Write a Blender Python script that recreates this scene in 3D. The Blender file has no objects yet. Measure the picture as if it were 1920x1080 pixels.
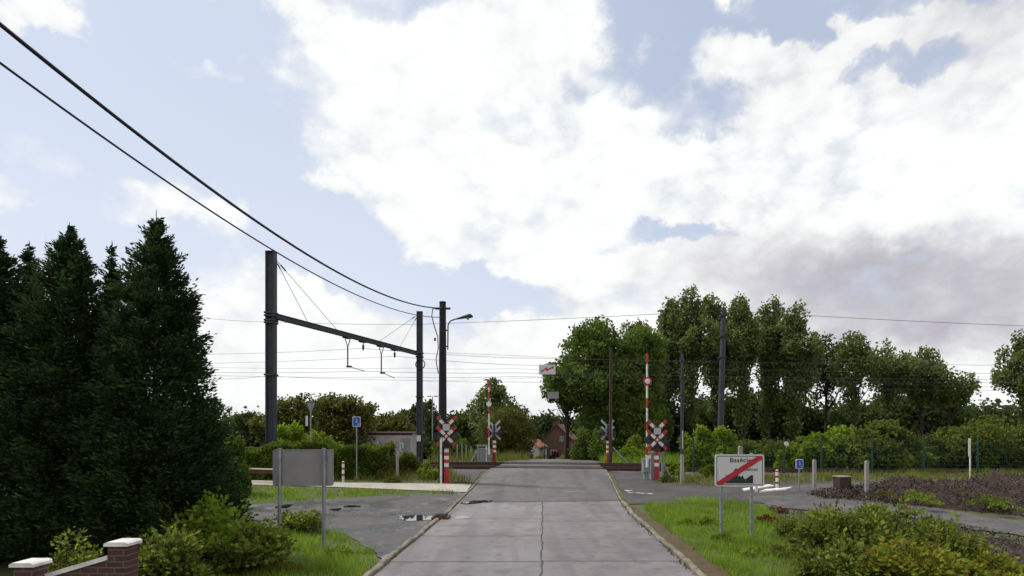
import bpy, math, random
import numpy as np
from mathutils import Vector, Matrix, Quaternion
R = math.radians
random.seed(7); RNG = np.random.default_rng(7)
C = bpy.context.scene.collection

# ------------------------------------------------------------------ camera, sky, sun, exposure
F = 1100.0; HZ = 815.0; CAMZ = 2.5
cd = bpy.data.cameras.new('camera'); cam = bpy.data.objects.new('camera', cd); C.objects.link(cam)
cam.location = (0, 0, CAMZ); cam.rotation_euler = (R(90), 0, 0)
cd.sensor_width = 36; cd.lens = F/1920*36; cd.shift_y = (HZ-540)/1920
cd.clip_start = .1; cd.clip_end = 6000
S = bpy.context.scene; S.camera = cam
S.view_settings.view_transform = 'Standard'; S.view_settings.look = 'None'
S.view_settings.exposure = 0.28; S.view_settings.gamma = 1
SUN_EL, SUN_AZ = 56, -68          # degrees; azimuth measured to the right of the view direction
sd = bpy.data.lights.new('sun', 'SUN'); sun = bpy.data.objects.new('sun', sd); C.objects.link(sun)
sd.energy = 2.8; sd.angle = R(3); sd.color = (1, .95, .87)
tosun = Vector((math.sin(R(SUN_AZ))*math.cos(R(SUN_EL)), math.cos(R(SUN_AZ))*math.cos(R(SUN_EL)), math.sin(R(SUN_EL))))
sun.rotation_euler = tosun.to_track_quat('Z', 'Y').to_euler(); sun.location = (0, 0, 60)

W = bpy.data.worlds.new('World'); S.world = W; W.use_nodes = True
W.cycles.sampling_method = 'MANUAL'; W.cycles.sample_map_resolution = 256
def build_sky():
    nt = W.node_tree; nt.nodes.clear(); N = nt.nodes.new; L = nt.links.new
    def inp(sock, v):
        if hasattr(v, 'bl_idname') or isinstance(v, bpy.types.NodeSocket): L(v, sock)
        else: sock.default_value = v
    def m(op, a, b=0.0, c=0.0, clamp=False):
        n = N('ShaderNodeMath'); n.operation = op; n.use_clamp = clamp
        inp(n.inputs[0], a); inp(n.inputs[1], b); inp(n.inputs[2], c); return n.outputs[0]
    def vm(op, a, b=(0, 0, 0), out=0):
        n = N('ShaderNodeVectorMath'); n.operation = op; inp(n.inputs[0], a); inp(n.inputs[1], b); return n.outputs[out]
    def noise(vec, scale, detail=6, rough=.55):
        n = N('ShaderNodeTexNoise'); L(vec, n.inputs['Vector']); n.inputs['Scale'].default_value = scale
        n.inputs['Detail'].default_value = detail; n.inputs['Roughness'].default_value = rough; return n
    def ss(v, a, b, lo=0.0, hi=1.0):
        n = N('ShaderNodeMapRange'); n.interpolation_type = 'SMOOTHSTEP'
        inp(n.inputs[0], v)
        for i, q in enumerate((a, b, lo, hi)): n.inputs[i+1].default_value = q
        return n.outputs[0]
    tc = N('ShaderNodeTexCoord'); d0 = tc.outputs['Generated']
    w1 = noise(d0, 5.0, 5, .6); off = vm('SUBTRACT', w1.outputs['Color'], (.5, .5, .5))
    sc = N('ShaderNodeVectorMath'); sc.operation = 'SCALE'; L(off, sc.inputs[0]); sc.inputs[3].default_value = .13
    w2 = noise(d0, 22.0, 5, .62); off2 = vm('SUBTRACT', w2.outputs['Color'], (.5, .5, .5))
    sc2 = N('ShaderNodeVectorMath'); sc2.operation = 'SCALE'; L(off2, sc2.inputs[0]); sc2.inputs[3].default_value = .07
    dw = vm('ADD', vm('ADD', d0, sc.outputs[0]), sc2.outputs[0])
    def blobs(lst):
        tot = None
        for (px, py, rx, ry, rot, w) in lst:
            c = Vector(((px-960)/F, 1, (HZ-py)/F)); k = c.length; c.normalize()
            a = Vector((1, 0, 0)); a = (a-c*a.dot(c)).normalized(); b = c.cross(a); b = b if b.z > 0 else -b
            a2 = a*math.cos(R(rot))+b*math.sin(R(rot)); b2 = -a*math.sin(R(rot))+b*math.cos(R(rot))
            va = a2*(F*k/rx); vb = b2*(F*k/ry)
            va *= 1.0; vb *= 1.0
            x = vm('DOT_PRODUCT', dw, tuple(va), 1); y = vm('DOT_PRODUCT', dw, tuple(vb), 1)
            r2 = m('MULTIPLY_ADD', x, x, m('MULTIPLY', y, y))
            v = ss(r2, 1.7, 0.05, 0.0, w)
            tot = v if tot is None else m('ADD', tot, v)
        return tot
    holes = blobs([(120, 150, 330, 230, 0, .86), (380, 190, 200, 190, 0, .8), (150, 470, 300, 130, 0, .9),
                   (520, 370, 260, 95, -38, 1), (640, 470, 210, 75, -32, .9), (900, 545, 160, 38, -8, .8),
                   (800, 560, 180, 55, 0, .5), (1225, 45, 120, 80, -20, 1.05), (1130, 130, 60, 55, 0, .6),
                   (1330, 215, 75, 45, 20, .62), (1560, 5, 240, 34, 3, .85), (1700, 120, 90, 24, 8, .55),
                   (1240, 170, 70, 40, 20, .55), (1250, 458, 120, 18, 2, .7), (470, 20, 60, 50, 0, .5),
                   (510, 75, 60, 35, -40, .35), (740, 15, 130, 28, 0, .5)])
    adds = blobs([(370, 128, 100, 30, -8, 1.0), (85, 10, 80, 30, -20, .9), (10, 365, 60, 48, 0, .9),
                  (400, 380, 110, 55, 0, .95), (240, 385, 70, 40, 0, .55), (600, 345, 60, 22, -25, .6),
                  (1130, 105, 45, 45, 0, .4), (640, 590, 120, 60, 0, .4), (1020, 650, 100, 50, 0, .6)])
    grey = blobs([(1680, 545, 430, 110, -2, .95), (1840, 500, 280, 110, 0, .7), (1480, 490, 200, 60, 0, .4),
                  (1700, 650, 330, 60, 0, .6), (1500, 120, 420, 120, 0, .35), (1800, 20, 150, 60, 0, .35), (1560, 590, 200, 40, 0, .35),
                  (1000, 760, 200, 40, 0, .5), (1230, 520, 150, 40, 0, .2), (470, 655, 140, 30, 0, .3),
                  (760, 640, 150, 40, 0, .2), (1350, 240, 70, 60, 0, .2)])
    n1 = noise(d0, 3.2, 6, .6); n2 = noise(vm('MULTIPLY', d0, (1, 1, 1.4)), 6.0, 9, .72)
    D = m('ADD', m('SUBTRACT', m('ADD', .90, adds), m('MULTIPLY', holes, 1.15)), m('MULTIPLY', m('SUBTRACT', n1.outputs[0], .5), .9))
    D = m('ADD', D, m('MULTIPLY', m('SUBTRACT', n2.outputs[0], .5), 1.9))
    fl = vm('MULTIPLY', d0, (1, 1, 1.5)); wv = noise(fl, 16, 4, .6); ov = N('ShaderNodeVectorMath'); ov.operation = 'SCALE'; L(vm('SUBTRACT', wv.outputs['Color'], (.5, .5, .5)), ov.inputs[0]); ov.inputs[3].default_value = .06
    pv = vm('ADD', fl, ov.outputs[0]); puff = None
    for sc_v, amp in ((9, .42), (24, .34)):
        v = N('ShaderNodeTexVoronoi'); v.feature = 'SMOOTH_F1'; L(pv, v.inputs['Vector']); v.inputs['Scale'].default_value = sc_v; v.inputs['Smoothness'].default_value = .35
        q = m('MULTIPLY', m('SUBTRACT', .42, v.outputs['Distance']), amp*1.4); puff = q if puff is None else m('ADD', puff, q)
    D = m('ADD', D, puff)
    mask = ss(D, -.16, .82, 0, 1.0)
    sky = N('ShaderNodeTexSky'); sky.sky_type = 'NISHITA'; sky.sun_disc = False
    sky.sun_elevation = R(SUN_EL); sky.sun_rotation = R(SUN_AZ); sky.air_density = 1.1; sky.dust_density = .8
    b1 = N('ShaderNodeBackground'); L(sky.outputs[0], b1.inputs[0]); b1.inputs[1].default_value = .105
    # thin high veil, denser towards the left and the horizon
    sx = N('ShaderNodeSeparateXYZ'); L(d0, sx.inputs[0])
    veil = m('ADD', ss(sx.outputs[0], .28, -.30, .52, .74), ss(sx.outputs[2], .5, .08, 0, .26), clamp=True)
    bv = N('ShaderNodeBackground'); bv.inputs[0].default_value = (.62, .665, .765, 1); bv.inputs[1].default_value = 1.0
    mv = N('ShaderNodeMixShader'); L(veil, mv.inputs[0]); L(b1.outputs[0], mv.inputs[1]); L(bv.outputs[0], mv.inputs[2])
    # cloud: white tops, lilac-grey undersides
    n3 = noise(vm('MULTIPLY', dw, (1, 1, 1.7)), 4.0, 8, .68)
    g = m('ADD', grey, m('MULTIPLY', m('SUBTRACT', n3.outputs[0], .47), 1.9))
    g = m('SUBTRACT', g, m('MULTIPLY', puff, 1.1))
    g = ss(g, -.13, 2.4)
    edge = ss(D, .25, .9, .12, 0)
    g = m('ADD', g, edge, clamp=True)
    cr = N('ShaderNodeMix'); cr.data_type = 'RGBA'; L(g, cr.inputs[0])
    cr.inputs[6].default_value = (.835, .85, .842, 1); cr.inputs[7].default_value = (.42, .405, .45, 1)
    b2 = N('ShaderNodeBackground'); L(cr.outputs[2], b2.inputs[0]); b2.inputs[1].default_value = 1.0
    mx = N('ShaderNodeMixShader'); L(mask, mx.inputs[0]); L(mv.outputs[0], mx.inputs[1]); L(b2.outputs[0], mx.inputs[2])
    o = N('ShaderNodeOutputWorld'); L(mx.outputs[0], o.inputs[0])
build_sky()

# ------------------------------------------------------------------ terrain height and photo layout helpers
def sst(t): t = np.clip(t, 0, 1); return t*t*(3-2*t)
def zg(x, y):
    x = np.clip(x, -40, 40); ye = y + .2*np.maximum(x, 0)*(1-.5*sst((x-10)/25)) + .05*np.minimum(x, 0)
    return .64*sst((ye-18)/12) - 3.64*sst((ye-39)/72)
def z1(x, y): return float(zg(np.float64(x), np.float64(y)))
def G(px, py, dz=0.0):
    lo = 2.0
    for i in range(1, 2400):
        d = 2+i*.05; x = (px-960)/F*d
        if CAMZ-(py-HZ)/F*d <= z1(x, d)+dz: return Vector((x, d, z1(x, d)+dz))
    return Vector(((px-960)/F*60, 60, z1(0, 60)))
def P(px, py, d): return Vector(((px-960)/F*d, d, CAMZ-(py-HZ)/F*d))
def GD(px, d): x = (px-960)/F*d; return Vector((x, d, z1(x, d)))

# ------------------------------------------------------------------ materials
def nmat(name):
    m = bpy.data.materials.new(name); m.use_nodes = True
    return m, m.node_tree, m.node_tree.nodes['Principled BSDF']
def mat(name, c, rough=.6, metal=0.0, var=.18, scale=6.0, bump=0.0, spec=.4, c2=None, detail=5, lo=.35, hi=.65):
    m, nt, b = nmat(name); N = nt.nodes.new; L = nt.links.new
    tc = N('ShaderNodeTexCoord'); n = N('ShaderNodeTexNoise'); L(tc.outputs['Object'], n.inputs['Vector'])
    n.inputs['Scale'].default_value = scale; n.inputs['Detail'].default_value = detail
    cr = N('ShaderNodeValToRGB'); L(n.outputs[0], cr.inputs[0])
    c2 = c2 or tuple(v*(1-var) for v in c); c1 = c if c2 else tuple(min(1, v*(1+var)) for v in c)
    cr.color_ramp.elements[0].position = lo; cr.color_ramp.elements[1].position = hi
    cr.color_ramp.elements[0].color = (*c2, 1); cr.color_ramp.elements[1].color = (*c1, 1)
    L(cr.outputs[0], b.inputs['Base Color'])
    b.inputs['Roughness'].default_value = rough; b.inputs['Metallic'].default_value = metal
    b.inputs['Specular IOR Level'].default_value = spec
    if bump:
        n2 = N('ShaderNodeTexNoise'); L(tc.outputs['Object'], n2.inputs['Vector']); n2.inputs['Scale'].default_value = scale*8
        n2.inputs['Detail'].default_value = 4
        bp = N('ShaderNodeBump'); bp.inputs['Strength'].default_value = bump; bp.inputs['Distance'].default_value = .02
        L(n2.outputs[0], bp.inputs['Height']); L(bp.outputs[0], b.inputs['Normal'])
    return m
def leafmat(name, cols, trans=.4, rough=.7):
    m, nt, b = nmat(name); N = nt.nodes.new; L = nt.links.new
    g = N('ShaderNodeNewGeometry'); cr = N('ShaderNodeValToRGB'); L(g.outputs['Random Per Island'], cr.inputs[0])
    el = cr.color_ramp.elements
    while len(el) < len(cols): el.new(.5)
    for i, c in enumerate(cols): el[i].position = i/(len(cols)-1); el[i].color = (*c, 1)
    # slow drift of hue through the crown
    tc = N('ShaderNodeTexCoord'); n = N('ShaderNodeTexNoise'); L(tc.outputs['Object'], n.inputs['Vector'])
    n.inputs['Scale'].default_value = .9; n.inputs['Detail'].default_value = 3
    hs = N('ShaderNodeHueSaturation'); L(cr.outputs[0], hs.inputs['Color'])
    mr = N('ShaderNodeMapRange'); L(n.outputs[0], mr.inputs[0])
    mr.inputs[1].default_value = .3; mr.inputs[2].default_value = .7; mr.inputs[3].default_value = .72; mr.inputs[4].default_value = 1.28
    L(mr.outputs[0], hs.inputs['Value'])
    L(hs.outputs[0], b.inputs['Base Color']); b.inputs['Roughness'].default_value = rough
    b.inputs['Specular IOR Level'].default_value = .12
    t = N('ShaderNodeBsdfTranslucent'); hs2 = N('ShaderNodeHueSaturation'); L(hs.outputs[0], hs2.inputs['Color'])
    hs2.inputs['Value'].default_value = 1.25; hs2.inputs['Hue'].default_value = .49; L(hs2.outputs[0], t.inputs[0])
    mx = N('ShaderNodeMixShader'); mx.inputs[0].default_value = trans
    L(b.outputs[0], mx.inputs[1]); L(t.outputs[0], mx.inputs[2])
    L(mx.outputs[0], nt.nodes['Material Output'].inputs[0]); return m
def surface(name, c1, c2, s1=1.2, c3=None, wet=(.35, .75), s2=.35, bump=.3, fine=60, streak=False):
    """ground covering: two-scale colour, patchy damp gloss, grain"""
    m, nt, b = nmat(name); N = nt.nodes.new; L = nt.links.new
    tc = N('ShaderNodeTexCoord')
    def no(s, d=6, r=.6):
        n = N('ShaderNodeTexNoise'); L(tc.outputs['Object'], n.inputs['Vector']); n.inputs['Scale'].default_value = s
        n.inputs['Detail'].default_value = d; n.inputs['Roughness'].default_value = r; return n.outputs[0]
    def mixc(f, a, b_, t='MIX'):
        n = N('ShaderNodeMix'); n.data_type = 'RGBA'; n.blend_type = t
        if isinstance(f, float): n.inputs[0].default_value = f
        else: L(f, n.inputs[0])
        for k, v in ((6, a), (7, b_)):
            if isinstance(v, tuple): n.inputs[k].default_value = (*v, 1)
            else: L(v, n.inputs[k])
        return n.outputs[2]
    def mr(v, a, b_, lo, hi):
        n = N('ShaderNodeMapRange'); n.interpolation_type = 'SMOOTHSTEP'; L(v, n.inputs[0])
        for i, q in enumerate((a, b_, lo, hi)): n.inputs[i+1].default_value = q
        return n.outputs[0]
    big = no(s1); c = mixc(mr(big, .38, .62, 0, 1), c1, c2)
    if c3: c = mixc(mr(no(s1*2.7), .55, .68, 0, 1), c, c3)
    gr = no(fine, 3); g = mr(gr, .3, .7, .72, 1.25)
    cc = N('ShaderNodeCombineColor'); L(g, cc.inputs[0]); L(g, cc.inputs[1]); L(g, cc.inputs[2])
    c = mixc(1.0, c, cc.outputs[0], 'MULTIPLY')
    if streak:   # tyre polish along the lanes, scattered oil spots, fine cracks
        mp = N('ShaderNodeMapping'); L(tc.outputs['Object'], mp.inputs[0]); mp.inputs['Scale'].default_value = (2.2, .12, 1)
        ns = N('ShaderNodeTexNoise'); L(mp.outputs[0], ns.inputs['Vector']); ns.inputs['Scale'].default_value = 1.0; ns.inputs['Detail'].default_value = 5
        c = mixc(mr(ns.outputs[0], .48, .64, 0, .42), c, tuple(v*.62 for v in c1))
        c = mixc(mr(no(2.6, 3), .66, .74, 0, .7), c, tuple(v*.42 for v in c1))
        vo = N('ShaderNodeTexVoronoi'); vo.feature = 'DISTANCE_TO_EDGE'; vo.inputs['Scale'].default_value = .55
        wv = N('ShaderNodeVectorMath'); L(tc.outputs['Object'], wv.inputs[0]); nw = N('ShaderNodeTexNoise'); L(tc.outputs['Object'], nw.inputs['Vector']); nw.inputs['Scale'].default_value = 2.2; L(nw.outputs['Color'], wv.inputs[1]); L(wv.outputs[0], vo.inputs['Vector'])
        c = mixc(mr(vo.outputs['Distance'], .004, .010, .22, 0), c, tuple(v*.3 for v in c1))
    L(c, b.inputs['Base Color'])
    L(mr(no(s2, 4), .42, .6, wet[0], wet[1]), b.inputs['Roughness']); b.inputs['Specular IOR Level'].default_value = .3
    bp = N('ShaderNodeBump'); bp.inputs['Strength'].default_value = bump; bp.inputs['Distance'].default_value = .02
    L(gr, bp.inputs['Height']); L(bp.outputs[0], b.inputs['Normal']); return m
def brickmat(name, a, b_, mortar, scale=1.0):
    m, nt, b = nmat(name); N = nt.nodes.new; L = nt.links.new
    tc = N('ShaderNodeTexCoord'); mp = N('ShaderNodeMapping'); L(tc.outputs['Object'], mp.inputs[0]); mp.inputs['Rotation'].default_value = (R(90), 0, 0)
    k = N('ShaderNodeTexBrick'); L(mp.outputs[0], k.inputs[0]); k.inputs['Scale'].default_value = scale
    k.inputs['Brick Width'].default_value = .22; k.inputs['Row Height'].default_value = .075; k.inputs['Mortar Size'].default_value = .008
    k.inputs['Color1'].default_value = (*a, 1); k.inputs['Color2'].default_value = (*b_, 1); k.inputs['Mortar'].default_value = (*mortar, 1)
    L(k.outputs[0], b.inputs['Base Color']); b.inputs['Roughness'].default_value = .85; return m

M = {}
M['soil'] = surface('soil and thin grass', (.075, .072, .035), (.055, .085, .018), 1.1, (.11, .085, .065), (.8, .95), bump=.6, fine=25)
M['concrete_road'] = surface('concrete road', (.134, .120, .128), (.168, .150, .159), .9, (.100, .091, .096), (.42, .7), .45, .12, 90, streak=True)
M['concrete_road_pale'] = surface('paler concrete slab', (.148, .132, .139), (.182, .163, .171), .8, (.112, .101, .106), (.42, .7), .45, .12, 90, streak=True)
M['concrete_road_dark'] = surface('darker concrete slab', (.122, .109, .117), (.154, .138, .145), 1.1, (.088, .080, .084), (.36, .66), .5, .12, 90, streak=True)
M['asphalt_road'] = surface('worn asphalt', (.088, .080, .084), (.108, .099, .103), .8, (.066, .060, .064), (.5, .72), .5, .25, 120, streak=True)
M['asphalt_yard'] = surface('patchy yard asphalt', (.040, .038, .042), (.078, .071, .071), .8, (.13, .115, .105), (.2, .75), .8, .4, 70)
M['asphalt_dark'] = surface('dark asphalt', (.048, .044, .046), (.066, .060, .061), 1.2, None, (.7, .9), .5, .3, 110)
M['path'] = surface('pale concrete path', (.36, .335, .29), (.29, .27, .235), 1.5, None, (.6, .8), .5, .2, 60)
M['kerb'] = surface('weathered kerb', (.20, .175, .135), (.12, .105, .08), 2.5, (.065, .065, .04), (.6, .85), .8, .4, 40)
M['gravel'] = surface('grey gravel', (.065, .062, .067), (.095, .09, .09), 1.5, (.045, .042, .042), (.7, .9), 1, .9, 30)
M['ballast'] = surface('ballast', (.11, .09, .08), (.065, .053, .048), 1.5, (.14, .125, .11), (.8, .95), 1, 1.0, 16)
M['earth'] = surface('brown litter', (.024, .014, .012), (.042, .026, .021), 2.4, (.014, .010, .008), (.8, .95), 1, 1.0, 18)
M['litter'] = surface('leaf litter', (.085, .055, .028), (.05, .045, .02), 5, (.12, .075, .04), (.8, .95), 1, .9, 30)
M['tar'] = mat('tar joint', (.040, .037, .039), .7)
M['joint_light'] = mat('light joint', (.24, .22, .20), .7)
M['white'] = mat('white paint', (.62, .62, .60), .5, c2=(.40, .38, .35), scale=5, lo=.35, hi=.55)
M['marking'] = mat('worn marking', (.42, .42, .40), .6, c2=(.13, .12, .12), scale=7, lo=.42, hi=.58)
M['red'] = mat('red paint', (.46, .012, .030), .5, c2=(.24, .02, .025), scale=5)
M['dark_red'] = mat('sign red', (.42, .012, .03), .4, var=.15)
M['black'] = mat('black board', (.018, .018, .022), .5)
M['galv'] = mat('galvanised steel', (.26, .28, .30), .55, .3, c2=(.17, .175, .18), scale=6)
M['signback'] = mat('sign back grey', (.25, .225, .235), .6, .0, c2=(.195, .176, .182), scale=2.2, lo=.3, hi=.7)
M['signface'] = mat('sign face', (.52, .515, .53), .45, var=.05)
M['blue'] = mat('sign blue', (.015, .07, .42), .4, var=.1)
M['mast'] = mat('painted mast steel', (.042, .044, .056), .7, .1, c2=(.026, .027, .036), scale=3, bump=.2)
M['pole_dark'] = mat('dark tarred pole', (.018, .014, .018), .85, var=.4, scale=10, bump=.4)
M['pole_brown'] = mat('brown timber pole', (.060, .032, .026), .85, var=.4, scale=6, bump=.4)
M['cable'] = mat('black cable', (.012, .012, .02), .6)
M['wire'] = mat('grey wire', (.06, .055, .07), .5, .3)
M['concrete'] = mat('precast concrete', (.30, .28, .26), .85, var=.3, scale=8, bump=.4)
M['cabinet'] = mat('grey cabinet', (.22, .24, .25), .55, var=.15, scale=5)
M['rail'] = mat('rusty rail', (.075, .032, .024), .6, .3, var=.4, scale=9)
M['railtop'] = mat('polished rail top', (.28, .25, .24), .3, .9)
M['sleeper'] = mat('sleeper', (.10, .085, .075), .9, var=.3)
M['brick'] = brickmat('dark red brick', (.085, .026, .022), (.05, .018, .016), (.10, .08, .07))
M['housebrick'] = brickmat('house brick', (.085, .036, .026), (.06, .027, .021), (.10, .065, .05), .35)
M['roof'] = mat('roof tile', (.085, .028, .022), .8, var=.35, scale=3)
M['roof_orange'] = mat('orange roof tile', (.30, .12, .07), .8, var=.25, scale=3)
M['coping'] = mat('white coping', (.70, .69, .69), .6, c2=(.50, .47, .46), scale=5)
M['timber_rail'] = mat('pale top rail', (.68, .60, .48), .7, var=.2)
M['timber'] = mat('brown timber', (.085, .035, .018), .8, var=.35)
M['render_wall'] = mat('pale rendered wall', (.44, .38, .38), .85, var=.2, scale=1.5)
M['glass'] = mat('window glass', (.02, .025, .03), .1, spec=.8)
M['bark'] = mat('bark', (.040, .030, .024), .9, var=.4, scale=4, bump=.5)
M['green_metal'] = mat('green fence paint', (.008, .050, .032), .5)
M['water'] = mat('puddle water', (.02, .02, .02), .02, spec=.5, var=0)
M['water'].node_tree.nodes['Principled BSDF'].inputs['IOR'].default_value = 1.8
M['lens'] = mat('dark red lens', (.05, .012, .012), .15)
M['grey_plate'] = mat('pale grey plate', (.36, .38, .41), .5, var=.05)
M['spray_blue'] = mat('spray blue', (.16, .30, .40), .7)
M['spray_pink'] = mat('spray pink', (.45, .18, .18), .7)
M['lf_conifer'] = leafmat('conifer leaf', [(.013, .030, .011), (.022, .048, .014), (.036, .074, .018), (.014, .030, .013), (.04, .04, .018)], .28)
M['lf_poplar'] = leafmat('poplar leaf', [(.065, .098, .028), (.12, .16, .048), (.17, .21, .072), (.08, .115, .038)], .5)
M['lf_dark'] = leafmat('dark leaf', [(.028, .046, .014), (.05, .074, .02), (.07, .10, .026)], .4)
M['lf_round'] = leafmat('round tree leaf', [(.055, .092, .018), (.095, .145, .026), (.14, .19, .04)], .48)
M['lf_olive'] = leafmat('olive leaf', [(.060, .070, .014), (.10, .11, .022), (.13, .135, .03), (.04, .055, .014)], .45)
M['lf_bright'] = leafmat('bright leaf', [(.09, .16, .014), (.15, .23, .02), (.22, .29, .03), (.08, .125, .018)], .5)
M['lf_hedge'] = leafmat('hedge leaf', [(.05, .09, .010), (.085, .135, .016), (.13, .18, .02), (.032, .06, .01)], .45)
M['lf_scrub'] = leafmat('scrub leaf', [(.055, .088, .015), (.095, .135, .022), (.145, .18, .03), (.035, .062, .014), (.12, .125, .03)], .5)
M['lf_shrub'] = leafmat('foreground shrub leaf', [(.10, .155, .022), (.16, .22, .032), (.065, .10, .018), (.26, .31, .045), (.05, .08, .016), (.15, .11, .04)], .5)
M['lf_yellow'] = leafmat('yellowing leaf', [(.08, .12, .014), (.14, .19, .02), (.30, .28, .03), (.12, .16, .02), (.17, .10, .03)], .5)
M['lf_red'] = leafmat('reddish leaf', [(.09, .02, .015), (.14, .04, .02), (.06, .035, .015)], .4)
M['lf_maroon'] = leafmat('maroon leaf', [(.03, .008, .012), (.05, .012, .018)], .3)
M['lf_far'] = leafmat('far leaf', [(.034, .052, .022), (.05, .074, .028), (.066, .092, .032)], .35)
M['grass'] = leafmat('grass blade', [(.10, .20, .018), (.155, .28, .024), (.21, .33, .034), (.12, .20, .022), (.20, .20, .06)], .5)
M['grass_dry'] = leafmat('rough grass blade', [(.085, .12, .02), (.13, .17, .025), (.18, .15, .05), (.10, .16, .02)], .45)
M['chips'] = leafmat('litter flakes', [(.018, .010, .009), (.038, .022, .017), (.07, .045, .036), (.013, .009, .008), (.15, .125, .115), (.04, .045, .018)], .1)

# ------------------------------------------------------------------ object helpers
def tag(o, label=None, cat=None, group=None, kind=None):
    if label: o['label'] = label
    if cat: o['category'] = cat
    if group: o['group'] = group
    if kind: o['kind'] = kind
    return o
def empty(name, loc, rz=0, label=None, cat=None, group=None):
    o = bpy.data.objects.new(name, None); C.objects.link(o); o.location = loc; o.rotation_euler = (0, 0, rz)
    o.empty_display_size = .2; return tag(o, label, cat, group)
class MB:
    def __init__(s): s.v = []; s.f = []; s.mi = []; s.m = []; s.sm = []
    def add(s, vs, fs, m, smooth=False):
        if m not in s.m: s.m.append(m)
        b = len(s.v); s.v += [tuple(v) for v in vs]; s.f += [[b+i for i in f] for f in fs]
        s.mi += [s.m.index(m)]*len(fs); s.sm += [smooth]*len(fs); return s
    def box(s, c, size, m, rot=None):
        x, y, z = [q/2 for q in size]; c = Vector(c)
        vs = [Vector(p) for p in ((-x,-y,-z),(x,-y,-z),(x,y,-z),(-x,y,-z),(-x,-y,z),(x,-y,z),(x,y,z),(-x,y,z))]
        if rot is not None: vs = [rot @ v for v in vs]
        return s.add([v+c for v in vs], [(3,2,1,0),(4,5,6,7),(0,1,5,4),(1,2,6,5),(2,3,7,6),(3,0,4,7)], m)
    def tube(s, pts, r, m, n=8, cap=True):
        pts = [Vector(p) for p in pts]; k = len(pts)
        rs = r if isinstance(r, (list, tuple)) else [r]*k
        vs = []; prev = None
        for i, p in enumerate(pts):
            t = (pts[min(i+1, k-1)]-pts[max(i-1, 0)]).normalized()
            if prev is None:
                a = t.orthogonal().normalized()
            else:
                a = (prev-t*prev.dot(t)); a = a.normalized() if a.length > 1e-6 else t.orthogonal().normalized()
            prev = a; b = t.cross(a)
            for j in range(n):
                th = 2*math.pi*j/n; vs.append(p+(a*math.cos(th)+b*math.sin(th))*rs[i])
        fs = [(i*n+j, i*n+(j+1) % n, (i+1)*n+(j+1) % n, (i+1)*n+j) for i in range(k-1) for j in range(n)]
        s.add(vs, fs, m, True)
        if cap: s.add(vs[:n], [tuple(range(n))[::-1]], m); s.add(vs[-n:], [tuple(range(n))], m)
        return s
    def prism(s, poly, y0, y1, m, rot=None, loc=(0, 0, 0)):
        """poly in x,z extruded in y"""
        n = len(poly); vs = [Vector((x, y0, z)) for x, z in poly]+[Vector((x, y1, z)) for x, z in poly]
        if rot is not None: vs = [rot @ v for v in vs]
        vs = [v+Vector(loc) for v in vs]
        fs = [tuple(range(n)), tuple(range(n, 2*n))[::-1]]+[((i+1) % n, i, i+n, (i+1) % n+n) for i in range(n)]
        return s.add(vs, fs, m)
    def build(s, name, parent=None, label=None, cat=None, group=None, kind=None):
        me = bpy.data.meshes.new(name); me.from_pydata(s.v, [], s.f)
        for m in s.m: me.materials.append(m)
        me.polygons.foreach_set('material_index', s.mi); me.polygons.foreach_set('use_smooth', s.sm); me.update()
        o = bpy.data.objects.new(name, me); C.objects.link(o)
        if parent: o.parent = parent
        return tag(o, label, cat, group, kind)
def npmesh(name, V, k, mats, parent=None, idx=None, F_=None):
    """V (n*k,3): n separate polygons of k corners (or faces F_)"""
    me = bpy.data.meshes.new(name); nv = len(V)
    Fx = np.arange(nv, dtype=np.int32) if F_ is None else np.asarray(F_, np.int32).ravel(); nf = len(Fx)//k
    me.vertices.add(nv); me.vertices.foreach_set('co', np.asarray(V, np.float32).ravel())
    me.loops.add(len(Fx)); me.loops.foreach_set('vertex_index', Fx)
    me.polygons.add(nf); me.polygons.foreach_set('loop_start', np.arange(0, len(Fx), k, dtype=np.int32))
    if not isinstance(mats, (list, tuple)): mats = [mats]
    for m in mats: me.materials.append(m)
    if idx is not None: me.polygons.foreach_set('material_index', np.asarray(idx, np.int32))
    me.update(calc_edges=True); me.validate()
    o = bpy.data.objects.new(name, me); C.objects.link(o)
    if parent: o.parent = parent
    return o
def unit(n, rng):
    v = rng.normal(size=(n, 3)); return v/np.linalg.norm(v, axis=1, keepdims=True)
def leafquads(Pc, size, rng, dirs=None, aspect=.5, upbias=0.0):
    n = len(Pc); u = unit(n, rng) if dirs is None else dirs
    nn = unit(n, rng); nn[:, 2] += upbias
    w = np.cross(u, nn); w /= np.linalg.norm(w, axis=1, keepdims=True)+1e-9
    s = (size*rng.uniform(.6, 1.35, n))[:, None]
    V = np.stack([Pc-u*s*.5, Pc+w*s*aspect*.5, Pc+u*s*.5, Pc-w*s*aspect*.5], 1)
    return V.reshape(-1, 3)

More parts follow.
